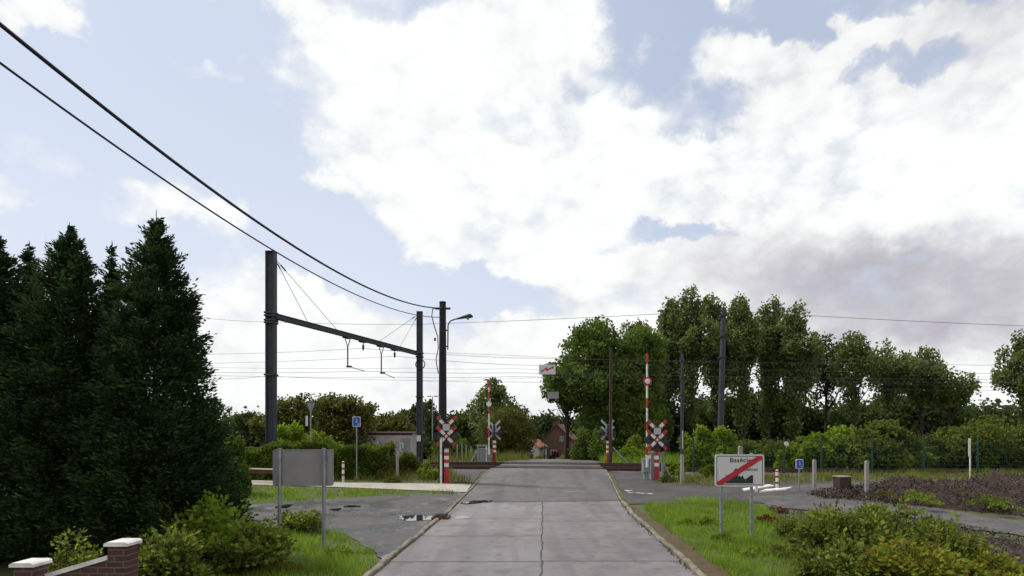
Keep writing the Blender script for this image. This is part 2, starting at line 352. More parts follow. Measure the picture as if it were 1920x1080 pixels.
# ------------------------------------------------------------------ vegetation builders
def crown_tree(name, loc, H, lobes, label, cat='tree', group=None, leaf='lf_round', ls=.3, nclump=150, per=90, cr=.5,
               trunk=.22, seed=1, hollow=.35, nlimb=14, trunk_top=.8, asp=.7, tall=.8):
    """lobes: (x,y,z,rx,ry,rz) relative to the base; foliage scattered as clumps on and in them"""
    rng = np.random.default_rng(seed); rt = empty(name, loc, 0, label, cat, group)
    lob = np.array(lobes, float); vol = (lob[:, 3]*lob[:, 4]*lob[:, 5])**.67; pr = vol/vol.sum()
    li = rng.choice(len(lob), nclump, p=pr); u = unit(nclump, rng)
    rr = rng.uniform(hollow, 1, nclump)**.6
    cc = lob[li, :3]+u*rr[:, None]*lob[li, 3:6]
    crs = cr*rng.uniform(.45, 1.25, nclump)
    k = np.maximum(6, (per*(crs/cr)**2).astype(int)); ci = np.repeat(np.arange(nclump), k)
    off = unit(len(ci), rng)*(rng.uniform(0, 1, len(ci))**.45)[:, None]*crs[ci][:, None]
    off[:, 2] *= tall
    Pc = cc[ci]+off; Pc[:, 2] = np.maximum(Pc[:, 2], .05)
    npmesh('crown', leafquads(Pc, ls, rng, aspect=asp), 4, M[leaf], rt)
    mb = MB(); tp = Vector((rng.normal()*.15, rng.normal()*.15, H*trunk_top))
    pts = [Vector((0, 0, -.3)), Vector((tp.x*.2, tp.y*.4, H*.2)), Vector((tp.x*.7, tp.y*.6, H*.45)), tp]
    mb.tube(pts, [trunk*1.15, trunk*.9, trunk*.6, trunk*.15], M['bark'], 8)
    for j in rng.choice(nclump, min(nlimb, nclump), replace=False):
        e = Vector(cc[j]); t = min(.9, max(.12, (e.z/H)*.62)); s0 = Vector((tp.x*t, tp.y*t, H*trunk_top*t))
        mid = s0.lerp(e, .5)+Vector((0, 0, -.1*(e-s0).length))
        mb.tube([s0, mid, e], [trunk*.35, trunk*.2, trunk*.05], M['bark'], 5, False)
    mb.build('trunk', rt); return rt
def bush(name, loc, size, label, cat='bush', group=None, leaf='lf_hedge', ls=.14, n=9000, seed=1, lumps=9):
    """mound of leaf clumps of size (rx, ry, h)"""
    rng = np.random.default_rng(seed); rt = empty(name, loc, 0, label, cat, group); rx, ry, h = size
    lumps = 26; L_ = []
    for i in range(lumps):
        a = rng.uniform(0, 6.28); q = rng.uniform(0, .95)**.6; k = rng.uniform(.16, .38)
        L_.append((rx*q*math.cos(a), ry*q*math.sin(a), h*max(.1, rng.uniform(.15, 1.0-.55*q*q)-k*.4), rx*k*1.1, ry*k*1.2, h*k*.75))
    lob = np.array(L_); pr = (lob[:, 3]*lob[:, 4]*lob[:, 5])**.67; li = rng.choice(lumps, n, p=pr/pr.sum()); u = unit(n, rng)
    rad = rng.uniform(.1, 1, n)**.45*(1+.16*rng.normal(size=n))
    Pc = lob[li, :3]+u*rad[:, None]*lob[li, 3:6]; Pc[:, 2] = np.abs(Pc[:, 2])
    Pc[:, 2] = np.maximum(Pc[:, 2], .02)
    npmesh('foliage', leafquads(Pc, ls, rng, aspect=.65), 4, M[leaf], rt)
    mb = MB()
    for i in range(6):
        e = Vector(lob[i % lumps, :3]); mb.tube([(e.x*.15, e.y*.15, -.1), (e.x*.5, e.y*.5, e.z*.5), e], [.05*h, .03*h, .01*h], M['bark'], 5, False)
    mb.build('stems', rt); return rt
def twig_shrub(name, loc, rx, ry, h, label, group=None, leaf='lf_shrub', ls=.075, nst=110, per=80, seed=1, lean=(0, 0)):
    """arching leafy shoots"""
    rng = np.random.default_rng(seed); rt = empty(name, loc, 0, label, 'bush', group); PL = []; DL = []; mb = MB()
    for i in range(nst):
        a = rng.uniform(0, 6.28); q = math.sqrt(rng.uniform(0, 1)); b0 = Vector((rx*.6*q*math.cos(a), ry*.6*q*math.sin(a), 0))
        e = Vector((rx*q*math.cos(a)+lean[0], ry*q*math.sin(a)+lean[1], h*(1-.42*q*q)*rng.uniform(.35, 1.18)))
        c = Vector((b0.x*1.3, b0.y*1.3, e.z*.9)); pts = []
        for t in np.linspace(0, 1, 9).tolist(): pts.append((1-t)**2*b0+2*t*(1-t)*c+t*t*e)
        if i % 2 == 0: mb.tube(pts[::2], [.012, .010, .008, .006, .003], M['bark'], 4, False)
        for k in range(per):
            t = rng.uniform(.25, 1)**.8; f = t*8; j = min(7, int(f)); p = pts[j].lerp(pts[j+1], f-j)
            d = (pts[j+1]-pts[j]).normalized(); s = unit(1, rng)[0]; s[2] *= .5; dr = Vector(s)+d*.5; dr.normalize()
            PL.append(p+dr*ls*rng.uniform(.3, 2.6)); DL.append(dr)
    Pc = np.array(PL); Pc[:, 2] = np.maximum(Pc[:, 2], .03)
    npmesh('foliage', leafquads(Pc, ls, rng, np.array(DL), .6, .8), 4, M[leaf], rt); mb.build('stems', rt); return rt
def conifer(name, loc, H, k, label, seed, nb=480, per=95, group=None, low=.25):
    rng = np.random.default_rng(seed); rt = empty(name, loc, 0, label, 'conifer', group); PL = []; DL = []
    for i in range(nb):
        dep = (H-low)*(rng.uniform(0, 1)**.62 if i > 40 else rng.uniform(.02, .3)); z = H-dep
        rad = k*(dep+.03)**.6*min(1, .5+.5*dep/1.6)*rng.uniform(.78 if dep > 1.6 else .6, 1.08 if dep > 1.6 else 1.2); a = rng.uniform(0, 6.28)
        up = .75 if dep < 1.5 else .42
        d = np.array([math.cos(a), math.sin(a), up]); e = np.array([math.cos(a)*rad, math.sin(a)*rad, z+rad*up*.55])
        s0 = np.array([0, 0, z-rad*up*.35]); n = int(per*(.35+min(1.2, rad)))
        t = rng.uniform(.25 if dep > 1.2 else .05, 1, n); base = s0+(e-s0)*t[:, None]; base[:, 2] -= .12*rad*np.sin(t*3.1)
        side = np.array([-math.sin(a), math.cos(a), 0]); sp = (rng.normal(size=n)*.17*rad*(1.15-t*.8))[:, None]
        pc = base+side*sp+rng.normal(size=(n, 3))*.028*(1+rad)
        dd = d/np.linalg.norm(d)+side*np.sign(sp)*.6+rng.normal(size=(n, 3))*.35
        PL.append(pc); DL.append(dd/np.linalg.norm(dd, axis=1, keepdims=True))
    Pc = np.concatenate(PL); D = np.concatenate(DL); Pc[:, 2] = np.maximum(Pc[:, 2], .04)
    npmesh('foliage', leafquads(Pc, .10, rng, D, .34), 4, M['lf_conifer'], rt)
    mb = MB().tube([(0, 0, -.2), (0, 0, H*.5), (0, 0, H+.12)], [.13, .07, .006], M['bark'], 6); mb.build('trunk', rt); return rt
def hedge(name, a, b, h, th, label, leaf='lf_hedge', n=40000, ls=.13, seed=3, cat='hedge', wob=.18):
    rng = np.random.default_rng(seed); a = Vector(a); b = Vector(b); Ln = (b-a).length; ax = (b-a).normalized(); nx = Vector((-ax.y, ax.x, 0))
    rt = empty(name, a, 0, label, cat); t = rng.uniform(0, Ln, n); w = rng.uniform(-1, 1, n); q = rng.uniform(0, 1, n)
    hh = h*(1+wob*.6*np.sin(t*1.3+seed)+wob*.35*np.sin(t*3.1+1)+wob*.2*np.sin(t*7))
    top = rng.uniform(0, 1, n) < .45
    z = np.where(top, hh*(1-np.abs(rng.normal(size=n))*.05-.12*w*w), hh*q)
    ww = np.where(top, w, np.sign(w)*(1-np.abs(rng.normal(size=n))*.22))*th/2*(1+.2*np.sin(t*2.3+z*3))
    Pc = np.outer(t, np.array(ax))+np.outer(ww, np.array(nx)); Pc[:, 2] = z+rng.normal(size=n)*.05
    wx = Pc[:, 0]+a.x; wy = Pc[:, 1]+a.y; Pc[:, 2] = np.maximum(Pc[:, 2], .03)+zg(wx, wy)-a.z
    npmesh('foliage', leafquads(Pc, ls, rng, aspect=.65), 4, M[leaf], rt)
    mb = MB()
    for i in range(int(Ln/.6)):
        p = ax*(i+.5)*.6; z0 = z1(a.x+p.x, a.y+p.y)-a.z; mb.tube([(p.x, p.y, z0-.1), (p.x+.05, p.y, z0+h*.5), (p.x, p.y+.1, z0+h*.85)], [.05, .035, .01], M['bark'], 5, False)
    mb.build('stems', rt); return rt
def inpoly(x, y, poly):
    ins = np.zeros(len(x), bool); n = len(poly)
    for i in range(n):
        x0, y0 = poly[i]; x1_, y1_ = poly[(i+1) % n]
        c = ((y0 > y) != (y1_ > y)) & (x < (x1_-x0)*(y-y0)/(y1_-y0+1e-12)+x0); ins ^= c
    return ins
def scatter(poly, dens, rng):
    p = np.array(poly); lo = p.min(0); hi = p.max(0); n = int((hi-lo).prod()*dens)
    x = rng.uniform(lo[0], hi[0], n); y = rng.uniform(lo[1], hi[1], n); k = inpoly(x, y, poly); return x[k], y[k]
def grass(name, poly, dens, h, w, label, m='grass', seed=5, dz=.0, patch=.35, lean=.35):
    rng = np.random.default_rng(seed); x, y = scatter(poly, dens, rng)
    nz = np.sin(x*1.9+seed)*np.sin(y*1.3)+.6*np.sin(x*4.3+y*3.1)+.4*np.sin(x*9-y*7)
    keep = rng.uniform(size=len(x)) < np.clip(1-patch+nz*patch, .05, 1); x = x[keep]; y = y[keep]; nz = nz[keep]; n = len(x)
    hh = h*rng.uniform(.45, 1.3, n)*(1+.3*nz); a = rng.uniform(0, 6.28, n); ww = w*rng.uniform(.6, 1.4, n); z = zg(x, y)+dz
    b = np.stack([x, y, z-.01], 1); s = np.stack([np.cos(a)*ww/2, np.sin(a)*ww/2, 0*a], 1)
    tip = b+np.stack([rng.normal(size=n)*hh*lean, rng.normal(size=n)*hh*lean, hh], 1)
    V = np.stack([b-s, b+s, tip], 1).reshape(-1, 3)
    o = npmesh(name, V, 3, M[m]); return tag(o, label, 'grass', None, 'stuff')
def wpoly(pts): return [tuple(G(*p)[:2]) for p in pts]

# ------------------------------------------------------------------ ground
def terrain():
    def axis(parts):
        o = []
        for a, b, s in parts: o += list(np.arange(a, b, s))
        return np.array(o+[parts[-1][1]])
    xs = axis([(-3000, -300, 540), (-300, -60, 40), (-60, -24, 3), (-24, 30, .5), (30, 60, 3), (60, 300, 40), (300, 3000, 540)])
    ys = axis([(-60, -6, 6), (-6, 50, .5), (50, 130, 4), (130, 400, 45), (400, 4000, 600)])
    X, Y = np.meshgrid(xs, ys); Z = zg(X, Y); V = np.stack([X, Y, Z], 2).reshape(-1, 3); w = len(xs); h = len(ys)
    i = (np.arange(h-1)[:, None]*w+np.arange(w-1)[None]).ravel()
    o = npmesh('ground', V, 4, M['soil'], F_=np.stack([i, i+1, i+w+1, i+w], 1)); tag(o, kind='structure')
terrain()
def RB(y): return .09*sst((y-26.5)/3.2)*(1-sst((y-38.5)/4))
def CX(y): return float(np.interp(y, [-40, 10.4, 20.6, 25.6, 30.3, 40, 55, 90], [-2.3, .40, .95, 1.44, 1.86, 2.75, 4.4, 9.5]))
HW = 2.83
def rows(name, data, nx, m, dz, extra=None, kind='structure'):
    """data: list of (y, xl, xr)"""
    V = []
    for (y, a, b) in data:
        for j in range(nx+1):
            x = a+(b-a)*j/nx; V.append((x, y, z1(x, y)+dz+(extra(y) if extra else 0)))
    n = nx+1; F_ = [(r*n+j, r*n+j+1, (r+1)*n+j+1, (r+1)*n+j) for r in range(len(data)-1) for j in range(nx)]
    o = npmesh(name, np.array(V), 4, m, F_=F_); return tag(o, kind=kind)
def sheet(name, poly, m, dz, step=.2, nx=14, wob=.08, seed=0):
    p = np.array(poly); y0, y1 = p[:, 1].min()+.01, p[:, 1].max()-.01; data = []
    for y in np.linspace(y0, y1, max(3, int((y1-y0)/step))):
        xs = []
        for i in range(len(p)):
            a, b = p[i], p[(i+1) % len(p)]
            if (a[1] > y) != (b[1] > y): xs.append(a[0]+(b[0]-a[0])*(y-a[1])/(b[1]-a[1]))
        if len(xs) < 2: continue
        w = lambda k: wob*(math.sin(y*2.3+k+seed)+.6*math.sin(y*6.1+k*2)+.4*math.sin(y*13+k*5))
        data.append((y, min(xs)+w(0), max(xs)+w(2)))
    return rows(name, data, nx, m, dz)
Y_ = np.arange
def slabs():
    V = []; F_ = []; idx = []; rg = random.Random(5)
    for side, jy in ((1, [-40, -30, -20, -11.3, -8.5, -5.6, -2.8, 0, 2.9, 5.75, 8.6, 11.45, 13.95, 16.75, 20.8]), (-1, [-40, -30, -20, -11.2, -8.4, -5.5, -2.7, .2, 3.0, 5.8, 8.65, 11.4, 14.3, 17.2, 20.8])):
        for a, b in zip(jy[:-1], jy[1:]):
            n = max(2, int((b-a)/.5)); k = rg.randrange(3); b0 = len(V)
            for i in range(n+1):
                y = a+(b-a)*i/n
                for j in range(5): x = CX(y)+.12+side*(HW-side*.12)*j/4; V.append((x, y, z1(x, y)+.030))
            for i in range(n):
                for j in range(4):
                    q = b0+i*5+j; F_.append((q, q+1, q+6, q+5) if side > 0 else (q+1, q, q+5, q+6)); idx.append(k)
    tag(npmesh('concrete_road', np.array(V), 4, [M['concrete_road'], M['concrete_road_pale'], M['concrete_road_dark']], F_=F_, idx=idx), kind='structure')
slabs()
rows('asphalt_road', [(y, CX(y)-HW-.03*(y > 25), CX(y)+HW+.03*(y > 25)) for y in list(Y_(20.8, 90, .45))], 8, M['asphalt_road'], .034, RB)
# joints between slabs
mb = MB()
def strip(mb, pts, w, m, dz, ex=None):
    pts = [Vector(p) for p in pts]; vs = []
    for i, p in enumerate(pts):
        t = (pts[min(i+1, len(pts)-1)]-pts[max(i-1, 0)]).normalized(); n = Vector((-t.y, t.x))
        for s in (-1, 1):
            q = p+n*s*w*(.5+.25*math.sin(i*2.1+s)); vs.append((q.x, q.y, z1(q.x, q.y)+dz+(ex(q.y) if ex else 0)))
    mb.add(vs, [(2*i, 2*i+1, 2*i+3, 2*i+2) for i in range(len(pts)-1)], m)
strip(mb, [(CX(y)+.12+.015*math.sin(y*3)+.01*math.sin(y*9), y) for y in Y_(-10, 20.8, .35)], .030, M['tar'], .036)
for y in (2.9, 5.75, 8.6, 11.45, 13.95, 16.75):
    strip(mb, [(CX(y)+.12+(HW-.14)*t, y+.01*math.sin(t*20+y)) for t in np.linspace(0, 1, 14)], .024, M['tar' if y not in (13.95,) else 'joint_light'], .036)
for y in (3.0, 5.8, 8.65, 11.4, 14.3, 17.2):
    strip(mb, [(CX(y)+.12-(HW+.1)*t, y+.01*math.sin(t*17+y)) for t in np.linspace(0, 1, 14)], .024, M['tar'], .036)
strip(mb, [(CX(20.8)-HW+2*HW*t, 20.8+.03*math.sin(t*14)+.02*math.sin(t*41)) for t in np.linspace(0, 1, 40)], .07, M['tar'], .039)
mb.build('road_joints', kind='structure')
# yards, paths
drive = wpoly([(300, 990), (300, 952), (470, 938), (640, 932), (760, 926), (872, 918), (888, 925), (850, 965), (705, 1080), (660, 1110), (640, 1120)])
yard = [(-12.0, 15.0), (-12.0, 19.0)]+wpoly([(560, 938), (700, 931), (860, 922)])+[(CX(22.5)-HW-.05, 22.5), (CX(20)-HW-.05, 20), (CX(15)-HW-.05, 15), (CX(10)-HW-.05, 10), (CX(4)-HW-.05, 4), (CX(4)-HW-.5, 4), (CX(9.5)-HW-.45, 9.5)]+wpoly([(712, 1062), (705, 1035), (640, 1002), (540, 985)])
sheet('driveway', yard, M['asphalt_yard'], .022, wob=.05)
sheet('footpath', wpoly([(300, 900), (440, 901), (640, 906), (884, 909), (874, 924), (640, 915), (440, 909), (300, 907)]), M['path'], .028, step=.06, wob=.01)
sheet('crossing_apron', wpoly([(838, 874), (922, 873), (888, 906), (850, 906), (846, 890)]), M['asphalt_dark'], .026, step=.1, wob=.03)
sheet('crossing_forecourt', wpoly([(1140, 882), (1215, 882), (1230, 905), (1330, 920), (1500, 922), (1720, 902), (1720, 908), (1560, 926), (1470, 945), (1330, 938), (1220, 945), (1178, 947)]), M['asphalt_dark'], .026, step=.1, wob=.03)
sheet('side_path', wpoly([(1480, 912), (1700, 903), (2000, 906), (2000, 911), (1700, 910), (1560, 919), (1480, 924)]), M['gravel'], .032, step=.06, wob=.02)
sheet('gravel_track', wpoly([(1400, 934), (1500, 929), (1640, 940), (1760, 955), (1960, 985), (1960, 1014), (1800, 990), (1700, 972), (1560, 962), (1440, 952)]), M['gravel'], .030, step=.1, wob=.08)
sheet('verge_litter', [(CX(y)+HW+.05, y) for y in (3, 6, 9, 12, 15, 18, 20.5)]+[(CX(y)+HW+.25+.33*sst((20.5-y)/4), y) for y in (20.5, 18, 15, 12, 9, 6, 3)], M['litter'], .045, wob=.05)
# worn white line on the right of the crossing and a faint one on the road
mb = MB()
a, b = G(1176, 925), G(1224, 928)
for q in range(1): strip(mb, [(a.x+(b.x-a.x)*t, a.y+(b.y-a.y)*t) for t in np.linspace(0, 1, 8)], .13, M['marking'], .036)
strip(mb, [tuple(G(1172+i*5, 922)[:2]) for i in range(4)], .22, M['marking'], .040)
a, b = G(1052, 925), G(1096, 925)
strip(mb, [(a.x+(b.x-a.x)*t, a.y) for t in np.linspace(0, 1, 9)], .06, M['marking'], .042)
mb.build('road_marking', kind='structure')
def kerb(name, pts, w, h, m, ex=None, kind='structure', sd_=1):
    rng = np.random.default_rng(sd_); mb = MB(); vs = []; pts = [Vector(p) for p in pts]; n = len(pts)
    for i, p in enumerate(pts):
        t = (pts[min(i+1, n-1)]-pts[max(i-1, 0)]).normalized(); q = Vector((t.y, -t.x)); hh = h*(1+rng.normal()*.16); ww = w*(1+rng.normal()*.10); z = z1(p.x, p.y)+(ex(p.y) if ex else 0)
        for s, zz in ((-ww/2, -.05), (-ww/2*.92, hh*.8), (-ww/2*.6, hh), (ww/2*.6, hh), (ww/2*.92, hh*.8), (ww/2, -.05)):
            c = p+q*s; vs.append((c.x, c.y, z+zz))
    fs = [(i*6+j, i*6+j+1, (i+1)*6+j+1, (i+1)*6+j) for i in range(n-1) for j in range(5)]
    mb.add(vs, fs, m); mb.add(vs[:6], [(0, 1, 2, 3, 4, 5)], m); mb.add(vs[-6:], [(5, 4, 3, 2, 1, 0)], m); return mb.build(name, kind=kind)
kerb('kerb', [(CX(y)+HW+.08+.02*math.sin(y*1.7), y) for y in Y_(2, 20.7, .33)], .13, .10, M['kerb'])
kerb('kerb', [(CX(y)-HW-.08+.02*math.sin(y*1.9), y) for y in Y_(2, 16.9, .33)], .13, .09, M['kerb'], sd_=2)
kerb('kerb', [(CX(y)-HW-.09, y) for y in Y_(17.9, 25.6, .33)], .10, .06, M['kerb'], sd_=3)
kerb('road_edging', [(CX(y)+HW+.06, y) for y in Y_(20.8, 29.6, .33)], .07, .05, M['kerb'], RB, sd_=4)
kerb('road_edging', [(CX(y)-HW-.07, y) for y in Y_(25.8, 30.6, .33)], .07, .05, M['kerb'], RB, sd_=5)
dr = MB(); dc = Vector((CX(17.4)-HW-.05, 17.4)); dr.box((0, 0, .0), (.5, .62, .12), M['timber']); dr.box((0, 0, .075), (.34, .5, .03), M['black'])
for i in range(5): dr.box((0, -.2+i*.1, .095), (.34, .035, .016), M['rail'])
o = dr.build('drain_inlet', label='rusty brown drain inlet in the gap of the left kerb', cat='drain'); o.location = (dc.x, dc.y, z1(*dc)+.03)
# puddles and debris at the road edge
def puddle(cx, cy, rx, ry, dz, seed):
    n = 36; mb = MB(); vs = [(0, 0, 0)]
    for i in range(n):
        a = 6.2832*i/n; k = 1+.16*math.sin(3*a+seed)+.1*math.sin(7*a+seed*2)+.06*math.sin(13*a); vs.append((rx*k*math.cos(a), ry*k*math.sin(a), 0))
    mb.add(vs, [(0, i+1, (i+1) % n+1) for i in range(n)], M['water']); o = mb.build('puddle', kind='structure')
    zz = max(z1(cx+rx*math.cos(a), cy+ry*math.sin(a)) for a in np.linspace(0, 6.28, 12)); o.location = (cx, cy, zz+dz); return o
for px, py, w_, h_, s_ in ((790, 973, 46, 5.0, 1), (880, 945, 22, 2.5, 7), (533, 951, 12, 4, 3), (630, 957, 10, 2.0, 4), (905, 942, 20, 2.0, 5), (865, 973, 14, 3, 2), (660, 951, 16, 1.5, 9), (728, 1050, 12, 9, 6)):
    g = G(px, py); d2 = G(px, py-h_).y-g.y; d2 = max(d2, .08); puddle(g.x, g.y, w_*g.y/F, d2, .032 if px < 855 else .038, s_)
# railway
def TY(x): return 31.3-.2*x+.006*max(0, x-6)**2
def track(off, label):
    rt = empty('railway_track', (0, TY(0)+off, z1(0, TY(0)+off)), 0, label, 'railway track', 'railway tracks'); o0 = rt.location
    xs = list(Y_(-38, 42, .7))
    for g in (-.72, .72):
        mb = MB()
        P_ = [(x, TY(x)+off+g) for x in xs]
        for (w, za, zb, mm) in ((.14, .02, .05, 'rail'), (.03, .05, .13, 'rail'), (.07, .13, .165, 'rail'), (.05, .1655, .170, 'railtop')):
            vs = []
            for (x, y) in P_:
                z = z1(x, y)
                for (s, zz) in ((-w/2, za), (w/2, za), (w/2, zb), (-w/2, zb)): vs.append((x-o0.x, y+s-o0.y, z+zz-o0.z))
            mb.add(vs, [(i*4+j, i*4+(j+1) % 4, (i+1)*4+(j+1) % 4, (i+1)*4+j) for i in range(len(P_)-1) for j in range(4)], M[mm])
        mb.build('rail', rt)
    me = None
    for x in Y_(-24, 32, .62):
        c = CX(TY(x)+off)
        if abs(x-c) < HW+.3: continue
        if me is None:
            s = MB().box((0, 0, 0), (.25, 2.5, .14), M['sleeper']).build('sleeper', rt); me = s.data
        else: s = bpy.data.objects.new('sleeper', me); C.objects.link(s); s.parent = rt
        s.location = (x-o0.x, TY(x)+off-o0.y, z1(x, TY(x)+off)-.035-o0.z)
track(0, 'nearer of the two rusty railway tracks crossing the road'); track(4.2, 'farther of the two rusty railway tracks, just before the crest of the crossing')
for nm, a, b in (('ballast', -38, None), ('ballast', None, 42)):
    V = []; xs = np.linspace(a, CX(31)-HW-.35, 60) if a else np.linspace(CX(31)+HW+.35, b, 70)
    for x in xs:
        for q in np.linspace(-2.2, 6.6, 16): y = TY(x)+q; V.append((x, y, z1(x, y)+(.03 if -1.9 < q < 6.3 else -.12)+.008*math.sin(x*9)*math.sin(q*11)))
    F_ = [(r*16+j, (r+1)*16+j, (r+1)*16+j+1, r*16+j+1) for r in range(len(xs)-1) for j in range(15)]
    tag(npmesh(nm, np.array(V), 4, M['ballast'], F_=F_), kind='structure')

# earth bank on the right
bankp = []
mbv = []
nx_, ny_ = 110, 44
bx = np.linspace(11.0, 26, nx_); rngb = np.random.default_rng(4)
V = []
for i, x in enumerate(bx):
    yc = 21.2-.45*max(0, min(x, 19)-13); hw_ = min(4.6, .6+.52*max(0, x-11.0))+.15*math.sin(x*1.1); hh = .56*float(sst((x-11.5)/4))*(1+.25*math.sin(x*1.9)+.2*math.sin(x*4.1))
    for j in range(ny_):
        q = -1+2*j/(ny_-1); y = yc+q*hw_; V.append((x, y, z1(x, y)-.02+hh*math.cos(q*math.pi/2)**.8*(1+.16*rngb.normal())+(.03*rngb.normal() if abs(q) < .95 else 0)))
F_ = [(r*ny_+j, (r+1)*ny_+j, (r+1)*ny_+j+1, r*ny_+j+1) for r in range(nx_-1) for j in range(ny_-1)]
V = np.array(V); tag(npmesh('earth_bank', V, 4, M['earth'], F_=F_), kind='structure')
k = rngb.integers(0, len(V), 26000); pc = V[k]+rngb.normal(size=(26000, 3))*[.12, .12, .035]+[0, 0, .03]
tag(npmesh('plant_debris', leafquads(pc, .085, rngb, aspect=.4), 4, M['chips']), 'brown dry twigs and leaf litter lying over the low earth bank', 'debris', None, 'stuff')
sheet('bare_earth', wpoly([(1600, 985), (1760, 985), (1960, 1030), (1960, 1095), (1560, 1095)]), M['earth'], .02, wob=.1)
for i, (px, row) in enumerate(((1655, 925), (1720, 930), (1790, 925), (1850, 940), (1900, 925), (1745, 940), (1880, 948))):
    g = G(px, row, .35); g.z -= .1; k = (.22, .35, .26, .4, .3, .22, .3)[i]
    bush('weed_clump', g, (k*1.5, k, k*.9), ('low olive weeds at the left end of the earth bank', 'small green weeds on the earth bank near the concrete post', 'green weeds in the middle of the earth bank', 'dark weeds on the right part of the earth bank', 'weeds on top of the earth bank at the right edge', 'weeds on the front slope of the earth bank', 'lowest weeds of the earth bank near the right edge')[i], 'weed', 'weeds on the earth bank', leaf=('lf_olive', 'lf_bright', 'lf_shrub', 'lf_hedge')[i % 4], ls=.07, n=450, seed=300+i)
# litter on the near right slope
x, y = scatter(wpoly([(1440, 960), (1560, 960), (1760, 975), (1960, 1020), (1960, 1090), (1500, 1090)]), 260, rngb)
pc = np.stack([x, y, zg(x, y)+rngb.uniform(.01, .09, len(x))], 1)
tag(npmesh('plant_debris', leafquads(pc, .06, rngb, aspect=.4), 4, M['chips']), 'brown litter and dry stalks under the right foreground bushes', 'debris', None, 'stuff')

# ------------------------------------------------------------------ grass
def cl(poly, y): return poly
rv = [(CX(y)+HW+.52, y) for y in (4, 8, 12, 15, 18)]+wpoly([(1205, 950), (1225, 942), (1300, 936), (1400, 944), (1440, 955)])+wpoly([(1500, 1000), (1620, 1090)])+[(7.5, 4)]
grass('grass', rv, 620, .17, .018, 'bright green grass verge around the legs of the crossed-out town sign', seed=1, patch=.2)
lv = wpoly([(330, 1080), (430, 1010), (540, 988), (640, 1004), (700, 1036), (706, 1065), (670, 1095)])
lv = [(x_, y_) for x_, y_ in lv]+[(-3.6, 7.5), (-6, 7.5)]
grass('grass', lv, 650, .17, .018, 'green grass verge at the feet of the blank grey sign back', seed=2, patch=.3)
grass('grass', wpoly([(440, 912), (640, 918), (860, 925), (860, 927), (760, 930), (640, 936), (560, 942), (440, 945)]), 330, .13, .03, 'green strip between the pale footpath and the wet driveway', seed=3, patch=.25)
grass('grass', wpoly([(500, 967), (640, 962), (790, 963), (790, 966), (640, 969), (500, 975)]), 90, .07, .03, 'thin grass growing in the middle of the wet driveway', 'grass_dry', seed=4, patch=.4)
grass('grass', wpoly([(440, 899), (640, 903), (884, 907), (850, 889), (840, 884), (640, 882), (440, 884)]), 130, .35, .035, 'rough weedy grass between the footpath and the left tracks', 'grass_dry', seed=5)
grass('grass', wpoly([(1225, 908), (1330, 917), (1400, 911), (1500, 909), (1720, 901), (2000, 904), (2000, 888), (1700, 888), (1450, 893), (1240, 897)]), 110, .26, .035, 'rough grass between the tracks and the side path on the right', 'grass_dry', seed=6, patch=.3)
grass('grass', wpoly([(1600, 912), (1720, 910), (2000, 911), (2000, 918), (1720, 920), (1600, 918)]), 260, .16, .03, 'bright strip of grass along the top of the earth bank', seed=7, patch=.2)
grass('grass', [(-6, 41), (1.2, 40.5), (1.2, 46), (-6, 47)], 60, .6, .05, 'tall weeds beyond the tracks left of the road', 'grass_dry', seed=8)
grass('grass', [(6, 38.5), (16, 36.5), (18, 42), (6.4, 44)], 80, .55, .05, 'tall bright weeds beyond the tracks right of the road', 'grass', seed=9)
grass('grass', [(-13, 2), (-3.6, 2), (-3.5, 7.5), (-6, 9), (-13, 9)], 200, .14, .02, 'shaded grass beside the brick garden wall', 'grass_dry', seed=10)
x, y = scatter([(CX(y)+HW+.12, y) for y in (6, 10, 14, 18, 20.3)]+[(CX(y)+HW-.07, y) for y in (20.3, 18, 14, 10, 6)], 120, rngb)
pc = np.stack([x, y, zg(x, y)+rngb.uniform(.035, .06, len(x))], 1)
tag(npmesh('fallen_leaves', leafquads(pc, .06, rngb, aspect=.5, upbias=3), 4, M['chips']), 'fallen leaves and moss gathered along the right kerb', 'leaves', None, 'stuff')
rows('horizon_field', [(y, -900, 900) for y in (420, 500, 700, 1000, 2000)], 4, M['lf_far'] if False else M['soil'], .2)

# ------------------------------------------------------------------ utility pole, lamp, cables
pz = GD(830, 25.6)
up = empty('utility_pole', pz, 0, 'dark tarred utility pole carrying cables and a street lamp, left of the road', 'utility pole')
Ht = 8.25-pz.z
mb = MB().tube([(0, 0, -.3), (.0, 0, Ht*.5), (.0, 0, Ht)], [.20, .175, .145], M['pole_dark'], 14); mb.tube([(0, 0, Ht), (0, 0, Ht+.05)], [.16, .14], M['pole_dark'], 14)
mb.build('pole', up)
mb = MB().box((.0, -.02, Ht-.25), (.62, .10, .08), M['black']); mb.tube([(.2, -.02, Ht-.25), (.34, -.02, Ht-.25)], .05, M['black'], 8); mb.build('cable_bracket', up)
mb = MB(); mb.tube([(-.14, -.15, Ht-.25), (-.42, -.1, Ht-.28), (-.46, -.1, Ht-.6), (-.36, -.1, Ht-1.0), (-.2, -.15, Ht-1.5), (-.17, -.16, Ht-2.0), (-.27, -.17, Ht-2.5), (-.17, -.17, Ht-3.1)], .022, M['cable'], 6); mb.build('hanging_cable', up)
MB().tube([(-.32, -.12, Ht-1.55), (-.32, -.12, Ht-1.68)], [.05, .035], M['mast'], 8).build('insulator', up)
mb = MB(); mb.tube([(.23, -.06, Ht-2.05), (.24, -.06, Ht-1.0), (.27, -.08, Ht-.92), (.36, -.1, Ht-.80), (.56, -.14, Ht-.74), (.75, -.18, Ht-.71)], .028, M['mast'], 8)
for q in (Ht-1.2, Ht-1.9): mb.box((.12, -.04, q), (.26, .06, .05), M['mast'])
mb.build('lamp_arm', up)
